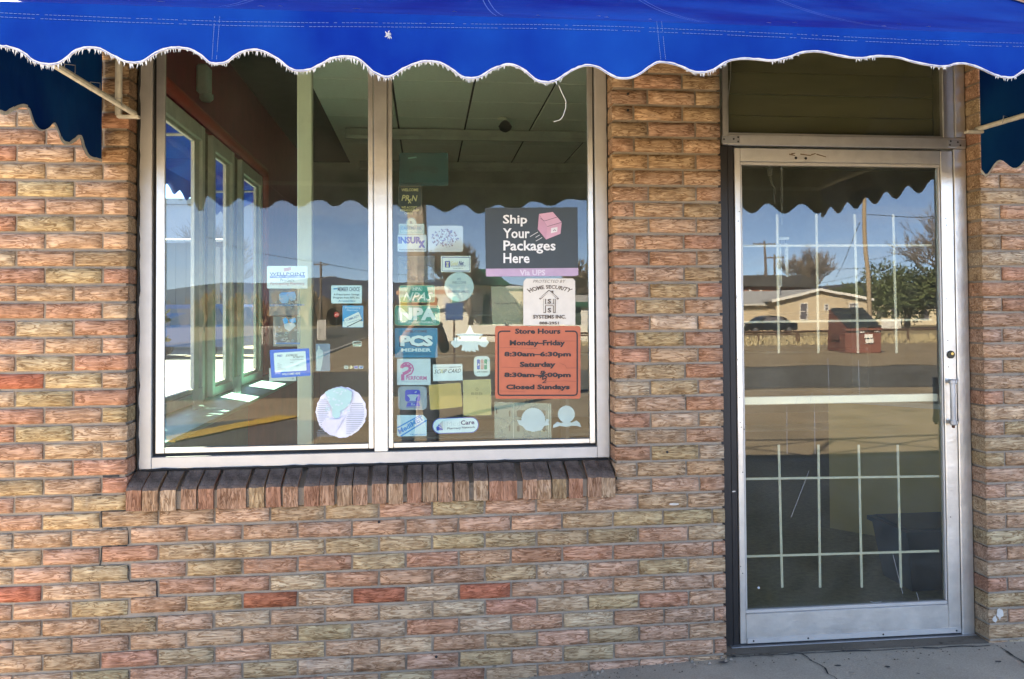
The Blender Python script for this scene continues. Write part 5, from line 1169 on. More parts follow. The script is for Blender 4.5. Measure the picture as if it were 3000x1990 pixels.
# tape patches on the inner sill
for k, (u, v) in enumerate(((573,1190),(690,1180))):
    p = atx(u, v, -.36); mb = MB(); mb.add([(p.x, p.y-.06, .907), (p.x+.03, p.y+.05, .907), (p.x+.02, p.y+.09, 1.04), (p.x-.02, p.y-.01, 1.02)], [(0,1,2,3)]); mb.add([(p.x, p.y-.06, .907), (p.x+.05, p.y-.05, .925), (p.x+.03, p.y+.05, .907)], [(0,1,2)])
    tag(mb.build('plastic_bag', film_mat('clear_bag', (.75,.78,.76), .38)), ['small crumpled clear plastic bag on the teal sill, nearest the glass', 'small crumpled clear plastic bag on the teal sill, farther back'][k], 'bag', 'clear plastic bags')

# ================================================================== across the street (seen mirrored in the glass)
def bare_tree(name, label, base, h, spread, seed, mat=None, levels=5, group='bare winter trees', lean=0.0, r0=None, rmin=.012):
    rs = random.Random(seed); trunk = MB(); crown = MB(); base = Vector(base); mat = mat or M_TWIG
    t = thing(name, label, 'tree', base, group)
    def grow(p, d, L, r, lv):
        n_ = 3; path = [p]; q = p; dd = d
        for i in range(n_):
            dd = (dd+Vector((rs.uniform(-1,1), rs.uniform(-1,1), rs.uniform(-.5,.8)))*.22).normalized(); q = q+dd*L/n_; path.append(q)
        rad = [max(rmin, r*(1-.42*i/n_)) for i in range(n_+1)]; (trunk if lv == 0 else crown).tube(path, rad, 5 if lv < 2 else 3, cap=False)
        if lv >= levels: return
        for k in range(3 if lv < 2 else rs.choice((2,3,3))):
            f = rs.uniform(.45, 1.0) if lv else rs.uniform(.55, 1.0); i = min(n_-1, int(f*n_)); pp = path[i].lerp(path[i+1], f*n_-i)
            an = rs.uniform(0, 6.28); tilt = rs.uniform(.35, .85)*spread; side = Vector((math.cos(an), math.sin(an), 0)); nd = (dd+side*tilt+Vector((0,0,.12))).normalized()
            grow(pp, nd, L*rs.uniform(.62,.82), r*rs.uniform(.5,.66), lv+1)
        grow(path[-1], (dd+Vector((rs.uniform(-.2,.2), rs.uniform(-.2,.2), .2))).normalized(), L*.75, r*.58, lv+1)
    grow(base, Vector((lean,0,1)).normalized(), h*.30, r0 or h*.028, 0)
    trunk.build('trunk', M_BARK, t, smooth=True); crown.build('crown', mat, t); return t
def leafy(name, label, base, w, h, seed, col, n=5200, trunk_h=1.2, group=None, size=.34, cat='tree'):
    rs = random.Random(seed); base = Vector(base); t = thing(name, label, cat, base, group)
    mb = MB(); mb.tube([base, base+Vector((.1,0,trunk_h)), base+Vector((0,.1,h*.6))], [w*.035, w*.028, w*.008], 7, cap=False); mb.build('trunk', M_BARK, t, smooth=True)
    mb = MB(); lumps = [(Vector((rs.uniform(-.34,.34)*w, rs.uniform(-.34,.34)*w, trunk_h*.7+(h-trunk_h)*rs.uniform(.1,.78))), rs.uniform(.16,.27)*w) for _ in range(26)]
    for i in range(n):
        c, r = rs.choice(lumps); d = Vector((rs.gauss(0,1), rs.gauss(0,1), rs.gauss(0,1))).normalized(); p = base+c+d*r*rs.uniform(.6,1.08)*Vector((1,1,1.15)).length/1.8
        if p.z < base.z+.3: continue
        a = Vector((rs.uniform(-1,1), rs.uniform(-1,1), rs.uniform(-.4,1))).normalized()*size*rs.uniform(.5,1.2); b = a.cross(d).normalized()*size*.45
        mb.add([p-b*.5, p+b*.5, p+a*.9+b*.2, p+a-b*.2], [(0,1,2,3)])
    mb.build('crown', pm('leaf_'+name, col, .8, var=.45, scale=.9), t); return t
def tube_between(mb, a, b, r, sag=0.0, n=10): mb.tube([Vector(a).lerp(Vector(b), i/n)-Vector((0,0,sag*4*(i/n)*(1-i/n))) for i in range(n+1)], r, 4)
# ---- tan house with a shallow gable
HY = rg(2440, 967).y; hx = lambda u: rp(u, 930, HY).x; hz = lambda u, v: rp(u, v, HY).z
M_STUC = pm('tan_stucco', (.50,.41,.28), .9, var=.1, scale=.6, bump=.3, bscale=8); M_ROOFG = pm('grey_shingle', (.33,.33,.33), .9, var=.15, scale=4); M_FASC = pm('white_fascia', (.68,.66,.60), .7)
xl, xp, xr_ = hx(2275), hx(2400), hx(2537); zb_, ze, zp = GZ-.05, hz(2275, 882), hz(2400, 851); dp = 11.0
H = thing('tan_house', 'single-storey tan stucco house with a low grey gable roof', 'house', ((xl+xr_)/2, HY, zb_))
mb = MB(); mb.prism([(xl,HY,zb_),(xr_,HY,zb_),(xr_,HY,ze),(xp,HY,zp),(xl,HY,ze)], (0,-dp,0)); fixn(mb.build('wall', M_STUC, H))
mb = MB(); o_ = .35; sl_ = (zp-ze)/(xp-xl); e1, e2 = (xl-.5, ze-.5*sl_), (xr_+.5, ze-.5*(zp-ze)/(xr_-xp))
mb.prism([(e1[0],HY+o_,e1[1]+.02),(xp,HY+o_,zp+.02),(e2[0],HY+o_,e2[1]+.02),(e2[0],HY+o_,e2[1]+.20),(xp,HY+o_,zp+.20),(e1[0],HY+o_,e1[1]+.20)], (0,-dp-.6,0)); rf = fixn(mb.build('roof', M_ROOFG, H))
mb = MB()
for (a, b) in ((e1, (xp, zp)), ((xp, zp), e2)): mb.prism([(a[0],HY+o_+.06,a[1]-.02),(b[0],HY+o_+.06,b[1]-.02),(b[0],HY+o_+.06,b[1]+.22),(a[0],HY+o_+.06,a[1]+.22)], (0,-.05,0))
fixn(mb.build('fascia', M_FASC, rf))
# side wing to the left with a lean-to roof
wx0 = hx(2186); mb = MB(); mb.box(wx0, xl-.02, HY-9.5, HY-2.0, zb_, ze-.1); mb.build('wing', M_STUC, H)
mb = MB(); mb.prism([(wx0-.5,HY-1.6,ze-.35),(xl+1.2,HY-1.6,ze-.35),(xl+3.0,HY-6.0,zp-.1),(wx0+2.0,HY-6.0,zp-.1)], (0,0,.16)); fixn(mb.build('wing_roof', M_ROOFG, H))
mb = MB()
for i in range(12): x = wx0-.3+i*(xl-wx0)/11; mb.box(x, x+.12, HY-1.75, HY-1.5, ze-.42, ze-.28)
mb.build('rafter_end', M_FASC, H)
M_PANE = pm('dark_pane', (.12,.11,.12), .15, var=.1)
def hwin(u0, v0, u1, v1):
    a, b = hx(u0), hx(u1); z1, z0 = hz(u0, v0), hz(u0, v1); mb = MB(); f = .07
    mb.box(a-f, a, HY+.003, HY+.06, z0-f, z1+f); mb.box(b, b+f, HY+.003, HY+.06, z0-f, z1+f); mb.box(a, b, HY+.003, HY+.06, z0-f, z0); mb.box(a, b, HY+.003, HY+.06, z1, z1+f); mb.box(a, b, HY+.003, HY+.05, (z0+z1)/2-.03, (z0+z1)/2+.03)
    w = mb.build('window', M_FASC, H); mb = MB(); mb.box(a+.002, b-.002, HY+.004, HY+.02, z0+.002, z1-.002); mb.build('pane', M_PANE, w)
hwin(2344, 889, 2364, 933); hwin(2418, 893, 2428, 908); hwin(2488, 891, 2510, 906)
mb = MB(); mb.tube([(hx(2325), HY-3, zp-.3), (hx(2325), HY-3, zp+.5)], .12, 8); mb.build('vent_pipe', M_STEEL, rf)
# ---- brick house with a dark hip roof behind it
BY = HY-24; bx = lambda u: rp(u, 860, BY).x; bz = lambda v: rp(2280, v, BY).z
B2 = thing('brick_house', 'tall red brick house with a dark hipped roof behind the tan house', 'house', (bx(2280), BY-4, GZ))
mb = MB(); mb.box(bx(2165), bx(2378), BY-9, BY, GZ-.05, bz(842)); mb.build('wall', pm('red_brick_far', (.27,.10,.06), .9, var=.15, scale=2), B2)
mb = MB(); a, b = bx(2155), bx(2388); z0, z1 = bz(842), bz(804); mb.add([(a,BY+.5,z0),(b,BY+.5,z0),(b,BY-9.5,z0),(a,BY-9.5,z0),(bx(2205),BY-4.5,z1),(bx(2345),BY-4.5,z1)], [(0,1,5,4),(1,2,5),(2,3,4,5),(3,0,4),(0,3,2,1)]); r2 = mb.build('roof', pm('dark_shingle', (.055,.05,.045), .9, var=.2, scale=3), B2)
mb = MB(); mb.add([(bx(2310),BY+.9,z0),(bx(2388),BY+.9,z0),(bx(2348),BY+.9,bz(806)),(bx(2348),BY-4,bz(806))], [(0,1,2),(0,2,3),(1,3,2)]); mb.build('dormer', pm('dark_shingle', (.05,.05,.05)), r2)
for u in (2192, 2226):
    mb = MB(); mb.box(bx(u), bx(u+7), BY+.003, BY+.05, bz(866), bz(850)); w = mb.build('window', M_FASC, B2)
    mb = MB(); mb.box(bx(u)+.1, bx(u+7)-.1, BY+.051, BY+.06, bz(865), bz(859)); mb.build('pane', M_PANE, w)
# ---- dumpster
p0, p1, p2 = rg(2422,1025), rg(2477,1030), rg(2579,1031)
DP = thing('dumpster', 'rust-red steel dumpster with slanted black plastic lids', 'dumpster', (p1+p2)/2)
M_DUMP = pm('dumpster_red', (.17,.058,.036), .6, var=.25, scale=1.2, bump=.1, bscale=6); M_LID = pm('lid_black', (.02,.022,.02), .5, var=.2)
def mu(p): d = Vector((p[0], 2*YG-p[1], p[2]))-CAM; return CPX+CF*d.dot(CR)/d.dot(_fw)
ux = Vector((.985,.17,0)).normalized(); uy = Vector((.17,-.985,0)).normalized(); w_ = .5; dpt = .5
while mu(p1+ux*w_) < 2579: w_ += .02
while mu(p1+uy*dpt) > 2422 and dpt < 2.4: dpt += .02
gz = GZ-.028
hz_ = lambda v: rp(2530, v, p1.y).z; hf, hb = hz_(960), hz_(908)
def dp_(s, t, z): q = p1+ux*(s*w_)+uy*(t*dpt); return (q.x, q.y, z)
mb = MB(); n0 = [dp_(0,0,gz+.02), dp_(1,0,gz+.02), dp_(1,1,gz+.02), dp_(0,1,gz+.02), dp_(0,0,hf), dp_(1,0,hf), dp_(1,.9,hb), dp_(0,.9,hb)]
mb.add(n0, [(3,2,1,0),(0,1,5,4),(1,2,6,5),(2,3,7,6),(3,0,4,7),(4,5,6,7)]); fixn(mb.build('body', M_DUMP, DP))
for k in range(2):
    mb = MB(); s0, s1 = .03+.48*k, .48+.48*k; mb.prism([dp_(s0,-.03,hf+.02), dp_(s1,-.03,hf+.02), dp_(s1,.88,hb+.03), dp_(s0,.88,hb+.03)], (0,0,.05)); fixn(mb.build('lid', M_LID, DP))
mb = MB(); mb.prism([dp_(-.01,-.03,hf-.10), dp_(1.01,-.03,hf-.10), dp_(1.01,-.03,hf-.01), dp_(-.01,-.03,hf-.01)], tuple(-uy*.05)); fixn(mb.build('top_rim', M_DUMP, DP))
for s0 in (-.05, .97):
    mb = MB(); q = [dp_(s0,.2,hf*.45), dp_(s0+.07,.2,hf*.45), dp_(s0+.07,.2,hf*.45+.22), dp_(s0,.2,hf*.45+.22)]; mb.prism(q, tuple(uy*dpt*.5)); fixn(mb.build('fork_pocket', pm('pocket_dark', (.10,.03,.02), .7), DP))
def plate(s0, s1, z0, z1, nm): 
    mb = MB(); off = -.02; mb.prism([dp_(s0,off,z0), dp_(s1,off,z0), dp_(s1,off,z1), dp_(s0,off,z1)], tuple(-uy*.008)); fixn(mb.build(nm, M_FASC, DP))
plate(.55,.78,hf*.30,hf*.48,'notice_plate'); plate(.52,.76,hf*.52,hf*.70,'notice_plate'); plate(.36,.52,hf*.78,hf*.86,'notice_plate'); plate(.80,.94,hf*.80,hf*.88,'notice_plate')
# ---- cars beside the tan house
def car(lab, cat, c, ang, L, w, hgt, col, kind='sedan', group='parked cars'):
    c = Vector(c); T = thing('parked_car' if kind != 'van' else 'parked_van', lab, cat, c, group); ca, sa = math.cos(ang), math.sin(ang)
    def X(x, y, z): return (c.x+x*ca-y*sa, c.y+x*sa+y*ca, c.z+z)
    if kind == 'van': pr_ = [(-.5,.35),(-.5,.95),(-.47,1.0),(.22,1.0),(.36,.62),(.5,.52),(.5,.2),(-.5,.2)]; cab = (-.46,.3,.62,.92)
    elif kind == 'suv': pr_ = [(-.5,.3),(-.49,.7),(-.44,.97),(-.1,1.0),(.12,.95),(.24,.66),(.47,.58),(.5,.45),(.5,.22),(-.5,.22)]; cab = (-.42,.16,.66,.92)
    else: pr_ = [(-.5,.3),(-.49,.6),(-.38,.66),(-.24,.95),(-.02,1.0),(.12,.93),(.26,.66),(.46,.56),(.5,.42),(.5,.2),(-.5,.2)]; cab = (-.27,.18,.66,.93)
    mp_ = pm('paint_%.2f_%.2f' % (col[0], col[2]), col, .25, .1, var=.05, coat=.6)
    vs = []; fs = []; n_ = len(pr_)
    for sgn in (-1, 1):
        for x, z in pr_: vs.append(X(x*L, sgn*w/2*(1 if z < .66 else .86), z*hgt))
    fs = [tuple(range(n_)), tuple(range(2*n_-1, n_-1, -1))]+[(i, i+n_, (i+1) % n_+n_, (i+1) % n_) for i in range(n_)]
    mb = MB(); mb.add(vs, fs); fixn(mb.build('body', mp_, T))
    for sgn in (-1, 1):
        mb = MB(); yy = sgn*(w/2*.93+.01); mb.prism([X(cab[0]*L,yy,cab[2]*hgt), X(cab[1]*L,yy,cab[2]*hgt), X((cab[1]-.09)*L,yy*.94,cab[3]*hgt), X((cab[0]+.07)*L,yy*.94,cab[3]*hgt)], tuple(Vector(X(0,sgn*.02,0))-Vector(X(0,0,0)))); fixn(mb.build('side_glass', M_PANE, T))
        for x in (-.31, .32):
            mb = MB(); ctr = Vector(X(x*L, sgn*(w/2-.08), .33)); ax = (Vector(X(0,sgn,0))-Vector(X(0,0,0))); mb.tube([ctr-ax*.06, ctr+ax*.11], .33, 14); wh = mb.build('wheel', M_BLACK, T)
            mb = MB(); mb.tube([ctr+ax*.1, ctr+ax*.12], .19, 12); mb.build('rim', M_STEEL, wh)
    for y in (-.36, .36):
        mb = MB(); mb.prism([X(.495*L,y*w-.14,.45*hgt), X(.495*L,y*w+.14,.45*hgt), X(.49*L,y*w+.14,.54*hgt), X(.49*L,y*w-.14,.54*hgt)], tuple(Vector(X(.03,0,0))-Vector(X(0,0,0)))); fixn(mb.build('headlight', M_FASC, T))
    return T
cb = rg(2245, 974, GZ-.03); car('black sedan parked in front of the tan house', 'car', (cb.x, cb.y, GZ-.03), R_(172), 4.7, 1.85, 1.45, (.012,.012,.014))
cb = rg(2172, 968, GZ-.03); car('dark red SUV parked behind the black sedan', 'car', (cb.x-.6, cb.y-3.5, GZ-.03), R_(170), 4.8, 1.95, 1.85, (.10,.012,.018), 'suv')
# ---- low pipe fence along the lot, posts and rail
FY = rg(2400, 1004).y; F = thing('pipe_fence', 'low rusty pipe fence along the dirt lot in front of the tan house', 'fence', (rp(2400,1000,FY).x, FY, GZ))
M_RUST = pm('rusty_pipe', (.10,.055,.035), .8, var=.3); zt = rp(2335, 968, FY).z
for k in range(15):
    x = rp(2335, 990, FY).x+(k-5)*3.1; mb = MB(); mb.tube([(x,FY,GZ-.03),(x,FY,zt)], .06, 6); mb.build('post', M_RUST, F)
mb = MB(); tube_between(mb, (rp(2335,990,FY).x-15.5,FY,zt), (rp(2335,990,FY).x+27.9,FY,zt), .055); mb.build('rail', M_RUST, F)
# dry grass verge behind it
mb = MB(); rs = random.Random(2)
for i in range(9000):
    x, y = rs.uniform(8, 62), FY-rs.uniform(-1.5, 13); h = rs.uniform(.08, .28); a = rs.uniform(0, 6.28); w = .05
    mb.add([(x-w*math.cos(a),y-w*math.sin(a),GZ-.03),(x+w*math.cos(a),y+w*math.sin(a),GZ-.03),(x+rs.uniform(-.1,.1),y+rs.uniform(-.1,.1),GZ-.03+h)], [(0,1,2)])
g = mb.build('dry_grass', pm('straw', (.40,.33,.19), .9, var=.3, scale=.5), kind='stuff'); g['label'] = 'strip of straw-coloured dry grass behind the pipe fence'
sheet('grass_verge', 5, 64, FY-14, FY+1.6, concrete_mat('straw_ground', (.36,.29,.18), scale=.3), lambda x, y: GZ-.025)
# white picket panel right of the dumpster
q0, q1 = rg(2583, 968, GZ), rg(2640, 966, GZ); PF = thing('picket_fence', 'short white picket fence right of the dumpster under the evergreen', 'fence', (q0+q1)/2)
for i in range(12):
    q = q0.lerp(q1, i/11); h = rp(2600, 935, q.y).z-GZ; mb = MB(); mb.prism([(q.x-.07,q.y,GZ-.03),(q.x+.07,q.y,GZ-.03),(q.x+.07,q.y,GZ+h*.9),(q.x,q.y,GZ+h),(q.x-.07,q.y,GZ+h*.9)], (0,-.03,0)); fixn(mb.build('picket', M_FASC, PF))
mb = MB(); mb.tube([q0+Vector((0,-.05,.3)), q1+Vector((0,-.05,.3))], .04, 4); mb.tube([q0+Vector((0,-.05,.9)), q1+Vector((0,-.05,.9))], .04, 4); mb.build('rail', M_FASC, PF)
# ---- far pale houses under the evergreen
for k, (u0, u1, v0, v1, lab) in enumerate(((2540,2640,890,935,'low cream house under the dark evergreen, left of its trunk'), (2670,2790,902,940,'low cream house right of the evergreen trunk'))):
    y = -95-4*k; a, b = rp(u0, 915, y).x, rp(u1, 915, y).x; z1 = rp(u0, v0, y).z; T = thing('cream_house', lab, 'house', ((a+b)/2, y, GZ), 'far cream houses')
    mb = MB(); mb.box(a, b, y-7, y, GZ-.05, z1); mb.build('wall', pm('cream_far', (.60,.52,.36), .9), T); mb = MB(); mb.prism([(a-.4,y+.4,z1+.01),(b+.4,y+.4,z1+.01),((b+a)/2+2,y+.4,z1+1.2),((b+a)/2-2,y+.4,z1+1.2)], (0,-7.8,0)); fixn(mb.build('roof', M_ROOFG, T))
    for f_ in (.25, .7): x = a+(b-a)*f_; mb = MB(); mb.box(x, x+1.1, y+.003, y+.05, z1-1.6, z1-.5); mb.build('window', M_PANE, T)
# ---- trees
p = rg(2660, 962); leafy('evergreen_tree', 'broad dark evergreen tree right of the wooden pole', p, 9.2, rp(2600, 775, p.y).z+.2, 3, (.07,.09,.03), 6500, 1.8, 'evergreens', .42)
p2_ = rp(2500, 880, -90); leafy('evergreen_tree', 'small rounded evergreen just left of the wooden pole', (p2_.x, -90, GZ), 6.0, rp(2500, 818, -90).z, 6, (.05,.065,.018), 2600, 1.0, 'evergreens', .38)
p2_ = rp(2440, 900, -105); leafy('shrub', 'grey-green hedge mass behind the tan house roof ridge', (p2_.x, -105, GZ), 9, rp(2440, 858, -105).z, 7, (.10,.10,.055), 1600, .8, None, .4, 'shrub')
bt = rp(2780, 900, -74); bare_tree('bare_tree', 'spreading bare tree at the right edge of the door reflection', (bt.x-.5, -74, GZ), 12.5, 1.25, 21, levels=6, r0=.34, rmin=.014)
bt = rp(2362, 850, -112); bare_tree('bare_tree', 'bare tree rising behind the tan and brick houses', (bt.x, -112, GZ), rp(2362, 722, -112).z*1.05, .75, 5, levels=6, rmin=.017)
bt = rp(2450, 850, -120); bare_tree('bare_tree', 'small pale bare tree above the tan house gable', (bt.x, -120, GZ), 6.6, .8, 8, levels=5)
bt = rp(2212, 850, -115); bare_tree('bare_tree', 'thin bare tree left of the far power poles', (bt.x, -115, GZ), 8.6, .7, 9, levels=5)
bt = rp(1395, 800, -52); bare_tree('bare_tree', 'large bare tree above the green roof in the window reflection', (bt.x, -58, GZ), rp(1400, 690, -58).z*1.02, .95, 13, levels=6, r0=.24, rmin=.02)
bt = rp(1715, 850, -60); bare_tree('bare_tree', 'bare tree at the right edge of the window reflection', (bt.x, -64, GZ), rp(1715, 755, -64).z, 1.0, 14, levels=6, rmin=.022)
bt = rp(1290, 850, -70); bare_tree('bare_tree', 'dense bare tree behind the round grey sticker reflection', (bt.x, -74, GZ), 8.4, 1.0, 15, levels=6, rmin=.024)
bt = rp(1490, 900, -40); bare_tree('bare_shrub', 'low many-stemmed bare shrub by the cream building', (bt.x, -40, GZ), rp(1490, 850, -40).z*1.1, 1.2, 16, M_TWIG, 5, None, r0=.05)
for k, (u, y, v, lab) in enumerate(((850,-62,840,'brown bare tree right of the cream post reflection'), (905,-66,830,'taller brown bare tree below the street-lamp pole'), (770,-80,868,'low brown bare tree by the white picket fence'), (700,-88,862,'brown bare tree seen over the red jamb'), (600,-92,850,'brown bare tree left of the side windows'))):
    bt = rp(u, 900, y); bare_tree('brown_tree', lab, (bt.x, y, GZ), rp(u, v, y).z*1.05, .6, 30+k, M_TWIGB, 6, 'brown bare trees on the corner', rmin=.04)
# ---- poles and wires
def pole(lab, base, top, r, mat, arm=None, lamp=False, grp='utility poles'):
    base = Vector(base); T = thing('utility_pole', lab, 'pole', base, grp); mb = MB(); mb.tube([base, Vector((base.x+(top[0]-base.x), base.y, top[2]))], [r*1.15, r*.8], 10); mb.build('shaft', mat, T)
    if arm:
        mb = MB(); z = top[2]-.5; mb.bbox(top[0]-arm, top[0]+arm, base.y-.07, base.y+.07, z, z+.16, .01); ao = mb.build('crossarm', M_WOODG, T); mb = MB()
        for x in (-arm+.1, -arm*.4, arm*.4, arm-.1): mb.lathe((top[0]+x, base.y, z+.16), [(.05,0),(.07,.06),(.03,.14)], 6)
        mb.build('insulator', M_STEEL, ao)
    if lamp:
        mb = MB(); mb.tube([(top[0], base.y, top[2]-2.6), (top[0]+.9, base.y+.3, top[2]-2.1), (top[0]+2.0, base.y+.6, top[2]-2.1)], .04, 5); lo = mb.build('lamp_arm', M_STEEL, T); mb = MB(); mb.lathe((top[0]+2.1, base.y+.6, top[2]-2.25), [(.10,0),(.2,.08),(.1,.16)], 8); mb.build('lamp_head', M_STEEL, lo)
    return T
yP = -46; a = rp(2546, 905, yP); b = rp(2529, 560, yP); pole('leaning sunlit wooden pole behind the dumpster', (a.x, yP, GZ), (b.x, yP, b.z+2), .125, M_WOODP)
yP = -100; a = rp(2250, 800, yP); b = rp(2238, 712, yP); pole('dark power pole with a crossarm left of the brick house roof', (a.x+.3, yP, GZ), (b.x, yP, b.z+.3), .17, M_WOODG, 1.5)
yP2 = -104; a = rp(2275, 800, yP2); b = rp(2270, 755, yP2); pole('shorter power pole with a crossarm behind the wind chime', (a.x, yP2, GZ), (b.x, yP2, b.z+.3), .15, M_WOODG, 1.3)
yP = -118; b = rp(937, 766, yP); pole('distant street-lamp pole standing among brown trees', (b.x, yP, GZ), (b.x, yP, b.z), .18, M_WOODG, 1.0, True)
yP = -9.6; a = rp(1228, 900, yP); pole('thick weathered pole close across the walk, behind the photographer', (a.x-.02, yP, GZ-.05), (a.x-.02, yP, 9.0), .145, pm('mottled_bark', (.34,.28,.22), .95, var=.5, scale=7, bump=.8, bscale=22), None, False, None)
def wire(lab, a, b, sag, r=.018): mb = MB(); tube_between(mb, a, b, r, sag, 14); tag(mb.build('power_line', M_BLACK), lab, 'wire', 'overhead wires')
P_ = lambda u, v, y: tuple(rp(u, v, y))
wire('overhead wire running right from the leaning wooden pole', P_(2532,626,-46), P_(2900,622,-46), .2); wire('overhead wire sloping down from the right edge to the wooden pole', P_(2540,760,-60), P_(2900,650,-60), .3); wire('overhead wire above the evergreen tree', P_(2440,790,-80), P_(2900,690,-50), .6)
wire('overhead wire low over the tan house roof', P_(2170,840,-90), P_(2600,785,-90), .7); wire('guy wire slanting down left of the wooden pole', P_(2522,650,-46), P_(2440,830,-80), .1); wire('wire from the far power pole to the left', P_(2236,716,-100), P_(2050,700,-100), .4); wire('overhead wire beside the street-lamp pole', P_(937,768,-118), P_(1300,800,-118), .6, .03); wire('overhead wire left of the street-lamp pole', P_(937,768,-118), P_(600,690,-118), .6, .03)
# ---- green-roofed drive-in across the lot
GY = -62; gx = lambda u: rp(u, 900, GY).x; gzv = lambda u, v: rp(u, v, GY).z
M_GREEN = pm('green_canopy', (.012,.085,.05), .6, var=.15); M_WBLD = pm('white_wall', (.70,.68,.58), .85, var=.06)
G = thing('drive_in_building', 'white roadside building with a dark green hip roof and scalloped green awning', 'building', (gx(1350), GY-4, GZ))
mb = MB(); mb.box(gx(1170), gx(1440), GY-8, GY, GZ-.05, gzv(1300, 838)); mb.build('wall', M_WBLD, G)
mb = MB(); z0, z1 = gzv(1400, 838), gzv(1400, 783); mb.add([(gx(1365),GY+2.2,z0),(gx(1490),GY+2.2,z0),(gx(1490),GY-8,z0),(gx(1365),GY-8,z0),(gx(1390),GY-3,z1),(gx(1450),GY-3,z1)], [(0,1,5,4),(1,2,5),(2,3,4,5),(3,0,4),(0,3,2,1)]); mb.build('roof', M_GREEN, G)
mb = MB(); mb.prism([(gx(1300),GY+.2,gzv(1330,800)),(gx(1410),GY+.2,gzv(1330,800)),(gx(1410),GY-6,gzv(1330,782)),(gx(1300),GY-6,gzv(1330,782))], (0,0,.15)); fixn(mb.build('upper_roof', M_GREEN, G))
mb = MB()
for i in range(26):
    a, b = gx(1165+i*9), gx(1165+i*9+8.6); mb.prism([(a,GY+1.6,gzv(1300,850)),(b,GY+1.6,gzv(1300,850)),(b,GY+1.6,gzv(1300,860)),((a+b)/2,GY+1.6,gzv(1300,863)),(a,GY+1.6,gzv(1300,860))], (0,.03,0))
fixn(mb.build('scallop', pm('awning_cream', (.55,.32,.22), .8), G))
for k, (u, c) in enumerate(((1175,(.5,.4,.1)),(1205,(.05,.25,.18)),(1235,(.5,.42,.12)),(1262,(.45,.2,.1)),(1300,(.62,.62,.6)),(1325,(.1,.3,.22)))):
    mb = MB(); mb.box(gx(u), gx(u+20), GY+.003, GY+.06, gzv(u,915), gzv(u,868)); mb.build('menu_panel', pm('menu_%d' % k, c, .6), G)
mb = MB(); mb.box(gx(1412), gx(1432), GY+.003, GY+.08, gzv(1420,948), gzv(1420,865)); mb.build('door', M_GREEN, G)
# cream shed and a low wall
T = thing('cream_building', 'plain cream building with small dark window right of the green canopy', 'building', (gx(1490), -66, GZ)); cx0, cx1 = rp(1440,900,-66).x, rp(1640,900,-66).x
mb = MB(); mb.box(cx0, cx1, -74, -66, GZ-.05, rp(1490,846,-66).z); mb.build('wall', pm('cream_wall', (.52,.45,.32), .9), T); mb = MB(); mb.box(cx0-.3, cx1+.3, -74.3, -65.7, rp(1490,846,-66).z+.005, rp(1490,838,-66).z); mb.build('roof', M_ROOFG, T)
mb = MB(); x = rp(1488,910,-66).x; mb.box(x, x+.3, -65.997, -65.9, rp(1488,925,-66).z, rp(1488,908,-66).z); mb.build('window', M_PANE, T)
T = thing('green_store', 'low grey building with a green fascia at the right edge of the window', 'building', (rp(1730,900,-58).x, -60, GZ)); a, b = rp(1650,900,-58).x, rp(1800,900,-58).x
mb = MB(); mb.box(a, b, -66, -58, GZ-.05, rp(1720,890,-58).z); mb.build('wall', pm('dark_green_wall', (.03,.05,.04), .8), T); mb = MB(); mb.box(a-.3, b+.3, -66.3, -57.6, rp(1720,890,-58).z+.005, rp(1720,864,-58).z); mb.build('roof', M_ROOFG, T); mb = MB(); mb.box(a-.3, b+.3, -57.59, -57.5, rp(1720,898,-58).z, rp(1720,884,-58).z); mb.build('fascia', M_GREEN, T)
mb = MB(); x = rp(1702,900,-58).x; mb.box(x, x+.7, -57.95, -57.8, GZ-.05, rp(1705,898,-58).z); mb.build('pillar', M_FASC, T)
mb = MB(); lw0, lw1 = rp(1290,960,-48), rp(1800,960,-48); mb.bbox(lw0.x, lw1.x, -48.3, -48, GZ-.05, rp(1500,952,-48).z, .03); tag(mb.build('low_wall', M_WBLD), 'long low white wall along the front of the green-roofed building', 'wall')
RF = thing('rail_fence', 'dark single-rail fence across the dirt lot in the window reflection', 'fence', (rp(1600,985,-44).x, -44, GZ))
for k in range(9): x = rp(1340,985,-44).x+k*2.4; mb = MB(); mb.tube([(x,-44,GZ-.03),(x,-44,rp(1500,983,-44).z)], .05, 6); mb.build('post', M_RUST, RF)
mb = MB(); z = rp(1500,983,-44).z; mb.tube([(rp(1340,985,-44).x,-44,z),(rp(1340,985,-44).x+19.2,-44,z)], .045, 6); mb.build('rail', M_RUST, RF)
# little green utility cart
cc = rg(1418, 950, GZ-.03); cc = Vector((rp(1415,930,-56).x, -56, GZ-.03)); T = thing('utility_cart', 'small green open utility cart with a roll cage', 'cart', cc); k_ = 1.0
mb = MB(); mb.bbox(cc.x-.2, cc.x+1.5, cc.y-.7, cc.y+.7, cc.z+.35, cc.z+.95, .06); mb.build('body', pm('cart_green', (.02,.18,.08), .5), T)
mb = MB()
for x, y in ((-.9,-.6),(-.9,.6),(.2,-.6),(.2,.6)): mb.tube([cc+Vector((x,y,.5)), cc+Vector((x+.1,y,1.85))], .04, 5)
mb.tube([cc+Vector((-.8,-.6,1.85)), cc+Vector((.3,-.6,1.85)), cc+Vector((.3,.6,1.85)), cc+Vector((-.8,.6,1.85)), cc+Vector((-.8,-.6,1.85))], .04, 5); mb.build('roll_cage', M_BLACK, T)
mb = MB(); mb.bbox(cc.x-1.0, cc.x-.22, cc.y-.6, cc.y+.6, cc.z+.35, cc.z+.6, .04); mb.build('seat', M_BLACK, T)
